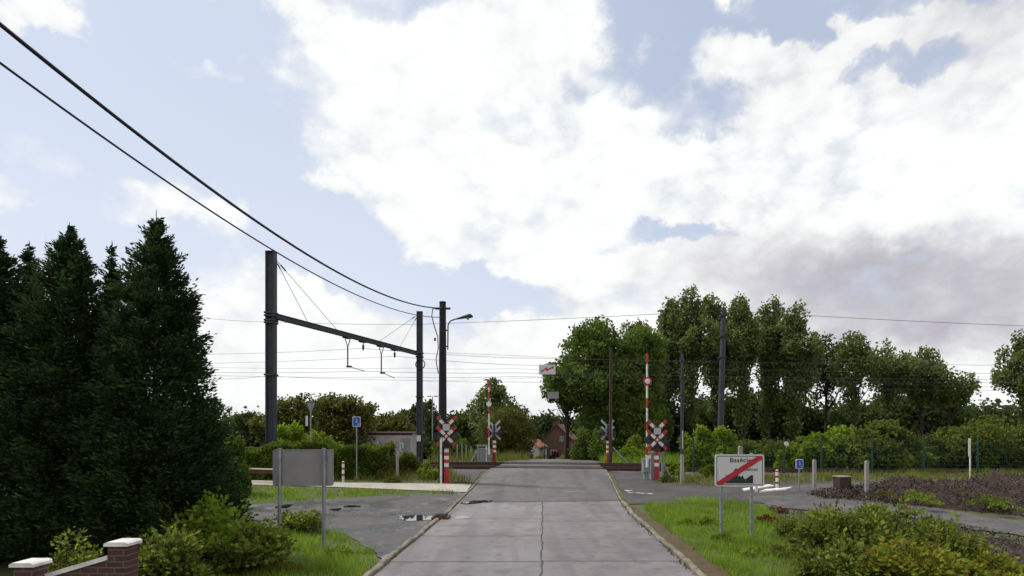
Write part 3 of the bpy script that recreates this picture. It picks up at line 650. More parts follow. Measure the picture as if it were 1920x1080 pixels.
lh = MB(); lh.tube([(.62, -.16, Ht-.73), (.85, -.2, Ht-.68), (1.05, -.24, Ht-.64), (1.22, -.27, Ht-.62), (1.33, -.29, Ht-.66)], [.035, .06, .085, .10, .04], M['black'], 10)
hd = lh.build('lamp_head', up); MB().tube([(1.12, -.25, Ht-.78), (1.12, -.25, Ht-.68)], [.045, .085], M['galv'], 10).build('lamp_glass', hd)
MB().tube([(-.05, -.14, 2.6), (-.09, -.19, 2.9)], .02, M['galv'], 6).build('hook', up)
def sagcable(name, p0, p1, s, r, label, n=70, m='cable', group=None, cat='cable'):
    p0 = Vector(p0); p1 = Vector(p1); pts = [p0.lerp(p1, t)-Vector((0, 0, 4*s*t*(1-t))) for t in np.linspace(0, 1, n)]
    o = MB().tube(pts, r, M[m], 6).build(name); return tag(o, label, cat, group)
sagcable('overhead_cable', (pz.x, 25.5, 8.0), (-7.445, -2.0, 9.36), 1.827, .026, 'thick black bundled cable sagging from the utility pole to the left edge')
sagcable('overhead_cable', (pz.x, 25.5, 7.6), (-7.377, -3.14, 8.77), 1.77, .015, 'thin black cable just below the thick sagging one at the upper left')

# ------------------------------------------------------------------ catenary portal
A = Vector((-11.7, 28.5, 0)); B = Vector((-6.45, 41, 0)); za = z1(A.x, A.y); zb = z1(B.x, B.y)
po = empty('catenary_portal', (A.x, A.y, 0), 0, 'dark steel catenary portal: two masts and a cross beam over the tracks', 'catenary portal'); O = po.location
def pm(mb, name, par=None): return mb.build(name, par or po)
def rel(p): return Vector(p)-O
topA = P(507, 473, 28.5).z; topB = P(787, 585, 41).z
rz = Matrix.Rotation(math.atan2(B.y-A.y, B.x-A.x)*0, 3, 'Z')
def hmast(p, zt, w, d, name):
    mb = MB(); c = rel(p); z0 = z1(p.x, p.y)-.3; h = zt-z0; zc = z0+h/2
    for s in (-1, 1): mb.box((c.x+s*(w/2-.03), c.y, zc), (.06, d, h), M['mast'])
    mb.box((c.x, c.y-d*.18, zc), (w-.122, .03, h-.02), M['mast']); mb.box((c.x, c.y+d*.3, zc), (w-.122, .03, h-.02), M['mast'])
    mb.box((c.x, c.y, zt+.01), (w+.01, d+.01, .03), M['mast']); return mb
mA = pm(hmast(A, topA, .42, .40, 'mast'), 'mast'); mB_ = pm(hmast(B, topB, .40, .36, 'mast'), 'mast')
def bands(p, zs, w, par):
    for z in zs:
        c = rel(p); MB().box((c.x, c.y, z), (w+.10, w+.08, .08), M['mast']).build('clamp', par)
bands(A, [P(507, q, 28.5).z for q in (587, 592.5, 601, 605.5)]+[P(507, 703, 28.5).z], .42, mA)
bands(B, [P(787, q, 41).z for q in (662, 669, 744)], .40, mB_)
bA = Vector((A.x+.2, A.y, P(515, 593, 28.5).z)); bB = Vector((B.x-.1, B.y, P(782, 663, 41).z))
def beamt(px):
    t = .5
    lo, hi = 0, 1
    for _ in range(40):
        t = (lo+hi)/2; q = bA.lerp(bB, t)
        if 960+F*q.x/q.y < px: lo = t
        else: hi = t
    return bA.lerp(bB, t)
mb = MB(); dv = (bB-bA); L_ = dv.length; rot = dv.to_track_quat('X', 'Z').to_matrix()
mb.box(rel(bA.lerp(bB, .5)), (L_, .16, .22), M['mast'], rot)
for s in (-1, 1): mb.box(rel(bA.lerp(bB, .5))+Vector((0, 0, s*.12)), (L_, .24, .025), M['mast'], rot)
bo = pm(mb, 'beam')
for px in (651, 681, 714, 740): q = rel(beamt(px)); MB().box(q+Vector((0, 0, -.16)), (.5, .3, .07), M['mast'], rot).build('bracket', bo)
for px, py, ex, ey in ((652, 688, 684, 696), (715, 700, 740, 709)):
    q = beamt(px); zl = P(px, py, q.y).z; q0 = rel(q); mb = MB(); lo = Vector((q0.x, q0.y, zl)); up_ = q0.z-.15; jn = lo.lerp(Vector((q0.x, q0.y, up_)), .68)
    for s in (-.16, .16): mb.tube([(q0.x+s*.9, q0.y+s*.4, up_), jn], .028, M['mast'], 6)
    mb.tube([jn, lo], .04, M['mast'], 8); mb.box(lo+Vector((.08, 0, .02)), (.3, .1, .10), M['black'])
    da = pm(mb, 'drop_arm'); e = P(ex, ey, q.y+.3)-O; MB().tube([lo+Vector((.15, 0, 0)), e], .022, M['mast'], 5).build('steady_arm', da)
for px in (681, 740):
    q0 = rel(beamt(px)); mb = MB()
    mb.tube([q0+Vector((0, 0, -.18)), q0+Vector((0, 0, -.3)), q0+Vector((0, 0, -.38)), q0+Vector((0, 0, -.6)), q0+Vector((0, 0, -.68))], [.02, .02, .07, .06, .02], M['mast'], 8); pm(mb, 'insulator')
for (a0, px) in (((515, 484, 28.5), 580), ((515, 484, 28.5), 637), ((783, 590, 41), 707), ((783, 592, 41), 748)):
    s0 = P(*a0)-O; e = rel(beamt(px)); mb = MB().tube([s0, e], .013, M['wire'], 5); t = s0.lerp(e, .08); t2 = s0.lerp(e, .15); mb.tube([t, t2], .035, M['mast'], 6); pm(mb, 'stay_wire')
rg = MB(); c = rel(P(788, 683, 40.75)); rg.tube([c+Vector((.32*math.cos(a), .02*math.sin(3*a), .32*math.sin(a))) for a in np.linspace(0, 6.283, 28)], .035, M['black'], 6, False); rg.build('cable_coil', mB_)
c = rel(P(785, 822, 40.7)); MB().box(c, (.28, .04, .42), M['signface']).build('notice_plate', mB_)
# other catenary structures
def plainmast(px, top, d, w, label, lean=0.0, name='catenary_mast', m='mast', nb=3):
    g = GD(px, d); rt = empty(name, g, 0, label, 'mast', None); zt = P(px, top, d).z-g.z
    mb = MB(); mb.tube([(0, 0, -.3), (lean*.5, 0, zt*.5), (lean, 0, zt)], [w*.62, w*.56, w*.45], M[m], 10); mb.build('shaft', rt)
    for i in range(nb): z = zt*(.95-.13*i); MB().box((lean*.95*z/zt, 0, z), (w*1.35, w*1.35, .07), M['black']).build('clamp', rt)
    return rt
plainmast(1349, 577, 33, .29, 'tall grey catenary mast in front of the poplars, above the crossed-out town sign', .24)
pj = plainmast(1279, 664, 24.2, .12, 'slim dark steel pole with pale foot right of the right-hand red and white cross', 0, 'steel_pole')
MB().tube([(0, 0, -.1), (0, 0, 1.25)], [.085, .075], M['concrete'], 8).build('concrete_foot', pj)
MB().box((.0, -.07, 1.85), (.045, .02, .75), M['grey_plate']).build('marker_strip', pj)
wp = GD(1144, 37.5); wr = empty('wooden_pole', wp, 0, 'brown timber pole rising behind the far right warning cross', 'pole')
MB().tube([(0, 0, -.2), (.03, 0, 2.8), (.05, 0, P(1144, 652, 37.5).z-wp.z)], [.12, .105, .085], M['pole_brown'], 10).build('shaft', wr)
MB().box((.05, 0, P(1144, 668, 37.5).z-wp.z), (.5, .08, .08), M['pole_brown']).build('crosspiece', wr)
MB().box((.1, 0, 2.15), (.05, .3, .9), M['galv']).build('riser_guard', wr)
# wires over the tracks
def W_(pts, label, r=.010, grp='overhead wires above the tracks', n=12):
    w = [P(*p) for p in pts]; out = []
    for i in range(len(w)-1):
        for t in np.linspace(0, 1, n, endpoint=False): out.append(w[i].lerp(w[i+1], t)-Vector((0, 0, .06*4*t*(1-t))))
    out.append(w[-1]); o = MB().tube(out, r, M['wire'], 5).build('overhead_wire'); return tag(o, label, 'wire', grp)
W_([(380, 596, 48), (512, 604, 45), (787, 608, 41), (1357, 582, 33), (1920, 611, 36), (2300, 628, 38)], 'single high feeder wire passing the top of the tall grey mast', .013)
W_([(-200, 676, 50), (400, 664, 42), (681, 653, 36), (960, 671, 36), (1900, 685, 43), (2300, 690, 48)], 'topmost of the low bundle of overhead wires, hung from the first beam insulator', .011)
W_([(-200, 694, 54), (400, 681, 46), (742, 668, 40), (960, 684, 40), (1900, 701, 46), (2300, 706, 50)], 'second wire of the low bundle, hung from the second beam insulator', .011)
W_([(-200, 704, 50), (400, 698, 42), (684, 696, 36), (960, 699, 36), (1900, 712, 43), (2300, 714, 48)], 'contact wire held by the nearer drop arm of the portal', .011)
W_([(-200, 708, 54), (400, 704, 46), (740, 707, 40), (960, 706, 40), (1900, 718, 46), (2300, 722, 50)], 'contact wire held by the farther drop arm of the portal', .011)
W_([(-200, 716, 50), (400, 711, 43), (500, 705, 39), (787, 713, 41), (960, 716, 42), (1900, 733, 47), (2300, 738, 50)], 'lowest wire of the bundle, passing the clamps of both portal masts', .010)
W_([(-200, 694, 50), (400, 689, 43), (787, 690, 41), (960, 691, 42), (1900, 727, 46), (2300, 730, 50)], 'wire in the middle of the low bundle, behind both portal masts', .008)
# danger signs over the road
def hvsign(px, py, d, w, h, label, front, zw):
    c = P(px, py, d); rt = empty('danger_sign', c, R(-4), label, 'sign'); pw, ph = w*d/F, h*d/F
    MB().box((0, 0, 0), (pw, .03, ph), M['signface' if front else 'signback']).build('plate', rt)
    if front:
        s = pw; poly = [(-.40*s, -.10*s), (-.02*s, .15*s), (.02*s, .03*s), (.27*s, .15*s), (.25*s, .20*s), (.42*s, .17*s), (.33*s, .02*s), (.31*s, .08*s), (-.04*s, -.10*s), (-.08*s, .02*s), (-.36*s, -.17*s)]
        MB().prism(poly, -.024, -.017, M['dark_red']).build('lightning_arrow', rt)
    for s in (-1, 1): MB().tube([(s*pw*.4, 0, ph*.5), (s*pw*.4, 0, zw)], .008, M['wire'], 4).build('hanger', rt)
    return rt
n1_ = hvsign(1026, 693, 29.5, 31, 18, 'white plate with a red lightning arrow hung over the near side of the crossing', True, .33)
hvsign(1037, 741, 40.5, 21, 13, 'small grey back of a warning plate hung over the far side of the crossing', False, 1.0)
def spanw(a, b, label):
    tag(MB().tube([a, (a+b)/2-Vector((0, 0, .02)), b], .008, M['wire'], 4).build('span_wire'), label, 'wire')
zz = P(1026, 693, 29.5).z+.33; spanw(Vector((pz.x+.1, 25.8, zz)), Vector((11.6, 33, zz+.4)), 'thin span wire carrying the plate with the red lightning arrow')
zz = P(1037, 741, 40.5).z+1.0; spanw(Vector((-6.3, 41, zz)), Vector((wp.x, wp.y+.1, zz+.1)), 'thin span wire carrying the small grey plate beyond the tracks')

# ------------------------------------------------------------------ level crossing equipment
def armx(mb, c, a, b, w, cols, y, t=.02):
    """striped board from a to b (x,z) built of butted pieces"""
    a = Vector(a); b = Vector(b); n = len(cols); d = (b-a).normalized(); q = Vector((-d.y, d.x))*w/2
    for i, m in enumerate(cols):
        p0 = a.lerp(b, i/n); p1 = a.lerp(b, (i+1)/n)
        mb.prism([tuple(p0-q), tuple(p1-q), tuple(p1+q), tuple(p0+q)], y, y+t, M[m])
def signal(loc, H, label, front=True, rz_=0.0, pw=.10):
    """H: height of the X centre; warning cross with lamps on a red and white post"""
    rt = empty('warning_cross', loc, rz_, label, 'crossing signal', 'level crossing signals'); r = pw
    segs = [(0, .74*H/2.1, 'red')]; z = .74*H/2.1; k = 0; st = .155
    while z < H-.5: segs.append((z, min(z+st, H-.45), 'white' if k % 2 == 0 else 'red')); z += st; k += 1
    segs.append((H-.45, H+.55, 'black'))
    mb = MB(); mb.tube([(0, 0, -.1), (0, 0, .0)], r, M['red'], 12)
    for a, b, m in segs: mb.tube([(0, 0, a), (0, 0, b)], r*(1 if m != 'black' else .5), M[m], 12)
    mb.build('post', rt)
    s = 1 if front else -1; y = -.14*s; h = .41; st5 = ['red', 'white', 'red', 'white', 'red']
    if not front: st5 = ['grey_plate']*3
    mb = MB(); armx(mb, 0, (-h, H-h), (h, H+h), .135, st5, y-.01); armx(mb, 0, (-h, H+h), (h, H-h), .135, st5, y+.012)
    if front:
        mb.prism([(-.07, H), (0, H-.07), (.07, H), (0, H+.07)], y-.018, y-.0105, M['white'])
    mb.build('cross_boards', rt)
    mb = MB(); v0 = (0, H+.42); st3 = ['red', 'white', 'red'] if front else ['grey_plate']*2
    armx(mb, 0, v0, (-h, H+.42+h), .135, st3, y-.012+.05); armx(mb, 0, v0, (h, H+.42+h), .135, st3, y+.012+.05); mb.build('second_cross_boards', rt)
    MB().prism([(-.13, H+.24), (.13, H+.24), (.15, H+.30), (.15, H+.52), (-.15, H+.52), (-.15, H+.30)], y-.03, y-.018, M['grey_plate']).build('centre_plate', rt)
    for (lx, lz, nm) in ((-.36, H, 'lamp'), (.36, H, 'lamp'), (0, H-.36, 'lamp')):
        mb = MB(); mb.tube([(lx, y+.03*s+.0, lz), (lx, y+.15*s, lz)], .17, M['black'], 20); mb.tube([(lx, y+.15*s, lz), (lx, y+.28*s, lz)], [.09, .07], M['black'], 12)
        mb.add([], [], M['black']); lo = mb.build('signal_lamp', rt)
        mb = MB(); yy = y+.03*s
        mb.tube([(lx, yy+.02*s, lz), (lx, yy-.008*s, lz)], .085, M['lens'], 16); mb.build('lens', lo)
        vz = [Vector((lx+.10*math.cos(a), yy-.0*s, lz+.10*math.sin(a))) for a in np.linspace(.1, 3.04, 12)]
        vs = vz+[v+Vector((0, -.12*s, 0)) for v in vz]; n = len(vz)
        MB().add(vs, [(i, i+1, i+1+n, i+n) for i in range(n-1)], M['black']).build('visor', lo)
    MB().box((0, y+.2*s, H), (.85, .05, .06), M['black']).build('lamp_bracket', rt)
    return rt
gl = GD(837.5, 25.3); signal(gl, P(0, 818, 25.3).z-gl.z, 'red and white warning cross with dark lamps beside the dark utility pole', True)
gr = GD(1231, 25.3); signal(gr, P(0, 825, 25.3).z-gr.z, 'red and white warning cross beside the raised barrier with the round disc on the right', True)
g3 = GD(927, 39); signal(g3, P(0, 812, 39).z-g3.z, 'grey back of the far warning cross left of the road', False, R(8), .12)
g4 = GD(1140, 38); signal(g4, P(0, 812, 38).z-g4.z, 'grey back of the far warning cross in front of the brown timber pole', False, 0, .11)
def barrier(loc, ztop, label, cols, disc=None, rz_=0, side=1, far=False, frame=True):
    rt = empty('crossing_barrier', loc, rz_, label, 'barrier', 'raised level crossing barriers')
    hs = MB().box((0, 0, .62), (.30, .34, .55), M['cabinet']); hs.box((0, 0, .17), (.18, .2, .34), M['cabinet']); hs.box((0, 0, .91), (.34, .38, .03), M['galv']); hs.build('housing', rt)
    z = .95; mb = MB(); zs = cols
    for a, b, m in zs: mb.tube([(0, -.22, a), (0, -.22, b)], .043, M[m], 8)
    mb.tube([(0, -.22, .55), (0, -.22, zs[0][0])], .06, M['white'], 8); mb.build('barrier_arm', rt)
    if disc:
        q = MB().tube([(0, -.30, disc), (0, -.285, disc)], .19, M['red'], 24) if not far else MB().tube([(0, -.30, disc), (0, -.285, disc)], .17, M['white'], 24)
        dd = q.build('disc_sign', rt)
        if not far: MB().tube([(0, -.308, disc), (0, -.3005, disc)], .115, M['white'], 24).build('disc_face', dd)
    if frame:
        mb = MB()
        for s in (0, .55): mb.box((side*(.18+s), .02, .55), (.09, .10, 1.16), M['white' if s == 0 else 'cabinet'])
        mb.box((side*.45, .02, 1.16), (.72, .12, .10), M['cabinet']); mb.build('support_frame', rt)
    MB().tube([(side*.75, .05, .75), (side*1.15, .25, .08)], [.055, .055], M['concrete'] if not far else M['galv'], 6).build('counterweight_arm', rt)
    return rt
def zrow(py, d, g): return P(0, py, d).z-g.z
gb = GD(1211, 25.6); Z = lambda r_: zrow(r_, 25.6, gb)
rows_ = [(852, 833, 'red'), (833, 802, 'white'), (802, 765, 'red'), (765, 748, 'red'), (748, 698, 'white'), (698, 664, 'red')]
rows_ = [(853, 838, 'red'), (838, 808, 'white'), (808, 791, 'red'), (791, 766, 'white'), (766, 747, 'red'), (747, 725, 'white'), (725, 706, 'white'), (706, 684, 'white'), (684, 664, 'red')]
barrier(gb, 0, 'raised striped barrier with a round red-rimmed disc, right of the road', [(Z(a), Z(b), m) for a, b, m in rows_], Z(716))
gf = GD(917, 38.3); Z = lambda r_: zrow(r_, 38.3, gf)
barrier(gf, 0, 'raised striped barrier with a pale disc, left of the road beyond the tracks', [(Z(a), Z(b), m) for a, b, m in ((838, 820, 'white'), (820, 803, 'red'), (803, 776, 'white'), (776, 762, 'red'), (762, 752, 'white'), (752, 735, 'red'), (735, 727, 'white'), (727, 712, 'red'))], Z(758), side=-1, far=True)
# cabinet by the far barrier
cg = GD(903, 38.6); cb = empty('equipment_cabinet', cg, R(6), 'grey equipment cabinet with a sloping white post beside the far left barrier', 'cabinet')
MB().box((0, .0, .45), (.50, .4, .9), M['cabinet']).build('body', cb); MB().box((.02, 0, .93), (.58, .48, .05), M['galv']).build('lid', cb); MB().box((0, -.205, .45), (.42, .012, .76), M['cabinet']).build('door', cb)
cg = GD(1224, 26.3); cb = empty('equipment_cabinet', cg, 0, 'grey equipment cabinet behind the right near warning cross', 'cabinet')
MB().box((0.05, 0, .55), (.42, .36, 1.1), M['cabinet']).build('body', cb); MB().box((.05, 0, 1.12), (.56, .44, .05), M['white']).build('lid', cb)
sg = GD(888, 38.8); tag(MB().box((0, 0, .42), (.13, .13, 1.15), M['concrete'], Matrix.Rotation(R(28), 3, 'Y')).build('concrete_post'), 'leaning pale concrete post left of the far grey cabinet', 'post').location = sg
sg = GD(1162, 37.4); tag(MB().tube([(-.45, 0, 1.05), (.55, 0, -.05)], .05, M['galv'], 8).build('pole_strut'), 'slanting grey strut to the right of the far right warning cross', 'strut').location = sg
sg = GD(827, 25.1); tag(MB().tube([(0, 0, 0), (0, 0, 1.95)], .045, M['white'], 8).tube([(0, 0, 1.95), (0, 0, 2.0)], .055, M['galv'], 8).build('marker_post'), 'thin white post immediately left of the left near warning cross', 'post').location = sg

# ------------------------------------------------------------------ signs
def rrect(w, h, r, n=5):
    o = []
    for cx, cz, a0 in ((w/2-r, h/2-r, 0), (-w/2+r, h/2-r, 90), (-w/2+r, -h/2+r, 180), (w/2-r, -h/2+r, 270)):
        for i in range(n+1): a = R(a0+90*i/n); o.append((cx+r*math.cos(a), cz+r*math.sin(a)))
    return o[::-1]
def text(s, size, loc, m, parent, name='lettering', bold=.0, sx=1.0):
    cu = bpy.data.curves.new(name, 'FONT'); cu.body = s; cu.size = size; cu.align_x = 'CENTER'; cu.align_y = 'CENTER'; cu.offset = bold*.5; cu.extrude = .0015; cu.space_character = 1.05
    t = bpy.data.objects.new(name, cu); C.objects.link(t); dg = bpy.context.evaluated_depsgraph_get(); dg.update()
    me = bpy.data.meshes.new_from_object(t.evaluated_get(dg)); bpy.data.objects.remove(t)
    me.materials.clear(); me.materials.append(m); o = bpy.data.objects.new(name, me); C.objects.link(o); o.parent = parent
    o.location = loc; o.rotation_euler = (R(90), 0, 0); o.scale = (sx, 1, 1); return o
# crossed-out town sign (right)
d = 14.1; gl_ = G(1354, 1011); ctr = P(1386.5, 882, gl_.y); sc_ = gl_.y/F
ts = empty('town_sign', (ctr.x, gl_.y, z1(ctr.x, gl_.y)), R(-2), 'white town name sign with a red diagonal bar on two grey posts', 'sign')
zc = ctr.z-ts.location.z; w = 91*sc_; h = 60*sc_
MB().prism(rrect(w, h, .05), -.015, .015, M['signface'], loc=(0, 0, zc)).build('panel', ts)
o_ = rrect(w-.07, h-.07, .04); i_ = rrect(w-.10, h-.10, .03); n = len(o_); mb = MB()
mb.add([(x_, -.0175, z_+zc) for x_, z_ in o_]+[(x_, -.0175, z_+zc) for x_, z_ in i_], [(i, (i+1) % n, (i+1) % n+n, i+n) for i in range(n)], M['black']); mb.build('border', ts)
MB().prism([(-.42*w, -.37*h), (-.34*w, -.37*h), (.40*w, .44*h), (.43*w, .40*h), (.43*w, .34*h), (-.33*w, -.46*h), (-.45*w, -.455*h), (-.455*w, -.42*h)][::-1] if False else [(-.46*w, -.45*h), (-.46*w, -.36*h), (.36*w, .45*h), (.46*w, .45*h), (.46*w, .36*h), (-.36*w, -.45*h)], -.032, -.027, M['dark_red'], loc=(0, 0, zc)).build('diagonal_bar', ts)
sk = [(-.28, -.40), (-.28, -.13), (-.25, -.17), (-.23, -.12), (-.20, -.15), (-.13, -.12), (-.12, .0), (-.075, .075), (-.03, .0), (-.03, -.20), (.0, -.16), (.03, -.21), (.06, -.15), (.09, -.26), (.105, -.26), (.11, -.36), (.12, -.26), (.15, -.24), (.20, -.18), (.24, -.14), (.27, -.16), (.27, -.40)]
MB().prism([(a*w, b*h) for a, b in sk][::-1], -.024, -.017, M['black'], loc=(0, 0, zc)).build('skyline_silhouette', ts)
text('Basècles', .152, (.045*w, -.0185, zc+.32*h), M['black'], ts, bold=.0035, sx=1.08); text('Beloeil', .10, (.24*w, -.0185, zc+.03*h), M['black'], ts, bold=.0015)
for s in (-1, 1):
    x_ = (1354-1386.5)*sc_ if s < 0 else (1410-1386.5)*sc_
    MB().tube([(x_, .05, -.2), (x_, .05, zc+h/2+.03)], .036, M['galv'], 12).build('post', ts)
    MB().box((x_, .022, zc+h*.28), (.11, .012, .05), M['galv']).build('clamp', ts)
# grey sign back (left)
gl_ = G(607, 1030); sc_ = gl_.y/F; ctr = P(568.5, 877, gl_.y)
bs = empty('town_sign', (ctr.x, gl_.y, z1(ctr.x, gl_.y)), R(3), 'blank grey back of a road sign on two galvanised posts, left of the road', 'sign')
zc = ctr.z-bs.location.z; w = 111*sc_; h = 68*sc_
MB().prism(rrect(w, h, .05), .0, .025, M['signback'], loc=(0, 0, zc)).build('panel', bs)
o_ = rrect(w+.006, h+.006, .052); i_ = rrect(w-.03, h-.03, .04); n = len(o_); mb = MB()
mb.add([(x_, -.010, z_+zc) for x_, z_ in o_]+[(x_, -.010, z_+zc) for x_, z_ in i_]+[(x_, .03, z_+zc) for x_, z_ in o_], [(i, (i+1) % n, (i+1) % n+n, i+n) for i in range(n)]+[(i+2*n, (i+1) % n+2*n, (i+1) % n, i) for i in range(n)], M['galv']); mb.build('rim', bs)
for px in (526.5, 608):
    x_ = (px-568.5)*sc_; MB().tube([(x_, -.055, -.2), (x_, -.055, zc+h/2+.035)], .040, M['galv'], 12).build('post', bs)
    for q in (-.3, .3): MB().box((x_, -.02, zc+h*q), (.13, .03, .045), M['galv']).build('clamp', bs)
def smallsign(px, base, tops, bot, wpx, d, label):
    g = GD(px, d) if d else G(px, base); k = g.y/F; rt = empty('path_sign', g, 0, label, 'sign', 'blue path signs')
    z0 = P(px, bot, g.y).z-g.z; z1_ = P(px, tops, g.y).z-g.z; w = wpx*k
    MB().tube([(0, .03, -.1), (0, .03, z1_-.02)], .03, M['galv'], 8).build('post', rt)
    MB().prism(rrect(w, z1_-z0, w*.12), -.01, .01, M['white'], loc=(0, 0, (z0+z1_)/2)).build('panel', rt)
    MB().prism(rrect(w*.84, (z1_-z0)*.86, w*.08), -.016, -.0115, M['blue'], loc=(0, 0, (z0+z1_)/2)).build('blue_field', rt)
    hh = z1_-z0; zc = (z0+z1_)/2; mb = MB(); mb.tube([(.0, -.022, zc+hh*.20), (.0, -.0165, zc+hh*.20)], w*.07, M['grey_plate'], 10)
    mb.prism([(-.02, -.12*hh), (.07*w, -.12*hh), (.12*w, .10*hh), (-.08*w, .10*hh)], -.021, -.0165, M['grey_plate'], loc=(0, 0, zc)); mb.prism([(.12*w, -.30*hh), (.30*w, -.30*hh), (.30*w, -.2*hh), (.12*w, -.2*hh)], -.021, -.0165, M['grey_plate'], loc=(0, 0, zc)); mb.build('symbol', rt)
    return rt
smallsign(668.5, 894, 781, 800, 15, 26.2, 'small blue square sign on a tall thin post in front of the left hedge')
smallsign(1499, 920, 861, 879, 14, None, 'small blue square sign on a short post right of the striped bollard')
# yield sign back and other thin things on the left
g = GD(583, 26.6); k = 26.6/F; ys = empty('yield_sign', g, 0, 'grey back of an inverted triangular sign on a tall post above the left hedge', 'sign'); zt = P(0, 753, 26.6).z-g.z
MB().tube([(0, -.03, -.1), (0, -.03, zt+.02)], .033, M['galv'], 8).build('post', ys)
MB().prism([(-10*k, zt-.02), (10*k, zt-.02), (10*k, zt-.07), (1.2*k, zt-27*k), (-1.2*k, zt-27*k), (-10*k, zt-.07)], .0, .02, M['mast']).build('panel', ys)
MB().prism([(-8.0*k, zt-.05), (8.0*k, zt-.05), (0, zt-24*k)], -.006, -.001, M['cabinet']).build('panel_back', ys)
MB().box((-8*k, .01, zt-36*k), (.10, .02, .46), M['signface']).build('side_plate', ys)
def bollard(px, base, top, label, r=.055):
    g = G(px, base); H = (base-top)*g.y/F; rt = empty('striped_bollard', g, 0, label, 'bollard', 'red and white bollards'); mb = MB()
    cs = ['white', 'red', 'white', 'red', 'white', 'red']; b = [0, .30, .40, .60, .70, .88, .97]
    for i in range(6): mb.tube([(0, 0, H*b[i]-(.05 if i == 0 else 0)), (0, 0, H*b[i+1])], r, M[cs[i]], 12)
    mb.build('shaft', rt); MB().tube([(0, 0, H*.97), (0, 0, H)], [r, r*.7], M['white'], 12).build('cap', rt); return rt
bollard(643.5, 904, 865, 'red and white striped bollard by the pale footpath, right of the grey sign back')
bollard(1457, 919, 881, 'red and white striped bollard on the white island right of the town sign')
bollard(1418, 923, 885, 'red and white striped bollard mostly hidden behind the crossed-out town sign')
for pts, lab in (([(1396, 923), (1452, 914), (1440, 912), (1392, 920)], 'farther white painted traffic island, half behind the town sign'), ([(1424, 925.5), (1436, 921), (1486, 916.5), (1474, 921)], 'nearer white painted traffic island under the striped bollard')):
    q = [G(*p) for p in pts]; vs = [(p.x, p.y, p.z+.08) for p in q]+[(p.x, p.y, p.z-.03) for p in q]
    MB().add(vs, [(0, 1, 2, 3), (0, 4, 5, 1), (1, 5, 6, 2), (2, 6, 7, 3), (3, 7, 4, 0)], M['coping']).build('traffic_island', None, lab, 'traffic island', 'white traffic islands')
g = G(1579, 917); k = g.y/F; bx = empty('junction_box', g, R(5), 'brown box with a pale lid beside the side path on the right', 'box')
MB().box((0, 0, .22), (22*k, .42, .50), M['pole_brown']).build('body', bx); MB().box((0, 0, .485), (24*k, .47, .035), M['concrete']).build('lid', bx)
def cpost(px, base, top, lab, w=.11, m='concrete', d=None, grp='old concrete fence posts'):
    g = GD(px, d) if d else G(px, base); H = P(px, top, g.y).z-g.z; rt = MB().box((0, 0, H/2-.05), (w, w, H+.1), M[m]).prism([(-w/2, H), (w/2, H), (w*.2, H+.04), (-w*.2, H+.04)][::-1], -w/2+.003, w/2-.003, M[m])
    o = rt.build('concrete_post', None, lab, 'post', grp); o.location = g; return o
cpost(1527, 917, 864, 'grey concrete post between the blue sign and the brown box'); cpost(1625, 929, 866, 'grey concrete post right of the brown box, at the edge of the earth bank')
cpost(745, 899, 850, 'grey concrete post at the right end of the left hedge'); cpost(1388, 0, 838, 'short grey post with a cap showing above the top edge of the crossed-out sign', .16, 'concrete', 27)
for i, (px, tp, lab) in enumerate(((857, 835, 'leftmost pale post of the four beyond the left track'), (866, 832, 'second from left of the four pale posts beyond the left track'), (874, 835, 'third from left of the four pale posts beyond the left track'), (883, 838, 'rightmost of the four pale posts beyond the left track'))):
    cpost(px, 0, tp, lab, .09, 'concrete', 43, 'pale posts beyond the left track')
g = GD(1819, 25.2); k = 25.2/F; rt = empty('marker_sign', g, R(60), 'thin white post with a narrow edge-on plate at the far right', 'sign')
MB().tube([(0, 0, -.1), (0.02, 0, P(0, 822, 25.2).z-g.z)], .03, M['white'], 8).build('post', rt); MB().box((.12, .02, P(0, 839, 25.2).z-g.z), (.28, .02, .78), M['signface']).build('plate', rt)
g = P(1475, 832, 27.6); o = MB().tube([(0, .0, 0), (0, .05, 0)], .10, M['white'], 16).tube([(0, .05, 0), (0, .12, 0)], .03, M['galv'], 8).build('round_plate', None, 'small round white plate on the green wire fence', 'plate'); o.location = g
# green mesh fence
fp = [(1300, 28.2), (1394, 28.0), (1470, 27.8), (1540, 27.6), (1635, 27.2), (1732, 26.8), (1833, 26.4), (1940, 26.0), (2060, 25.6)]
f0 = GD(*fp[0]); fr = empty('mesh_fence', f0, 0, 'green wire mesh fence on dark green posts along the right tracks', 'fence'); pts = [GD(*q) for q in fp]
for q in pts:
    p = q-f0; MB().box((p.x, p.y, p.z+.85), (.065, .05, 1.8), M['green_metal']).build('post', fr)
for i in range(len(pts)-1):
    a, b = pts[i]-f0, pts[i+1]-f0; mb = MB()
    for zq in np.linspace(.1, 1.6, 9): mb.tube([a+Vector((0, 0, zq)), b+Vector((0, 0, zq))], .005, M['green_metal'], 3, False)
    for t in np.linspace(.04, .96, 22): q = a.lerp(b, t); mb.tube([q+Vector((0, 0, .1)), q+Vector((0, 0, 1.6))], .003, M['green_metal'], 3, False)
    mb.build('wire_panel', fr)
# timber guard rail
ga, gb_ = G(380, 901), G(540, 907); rt = empty('guard_rail', ga, 0, 'low timber guard rail with a pale top in front of the left hedge', 'fence'); v = gb_-ga; rot = v.to_track_quat('X', 'Z').to_matrix()
MB().box(v/2+Vector((0, 0, .60)), (v.length, .12, .05), M['timber_rail'], rot).build('top_rail', rt); MB().box(v/2+Vector((0, .0, .47)), (v.length, .07, .14), M['timber'], rot).build('lower_rail', rt)
for px in (395, 454, 522): t = (px-380)/160; p = v*t; MB().box(p+Vector((0, .0, .24)), (.13, .10, .64), M['timber']).build('post', rt)
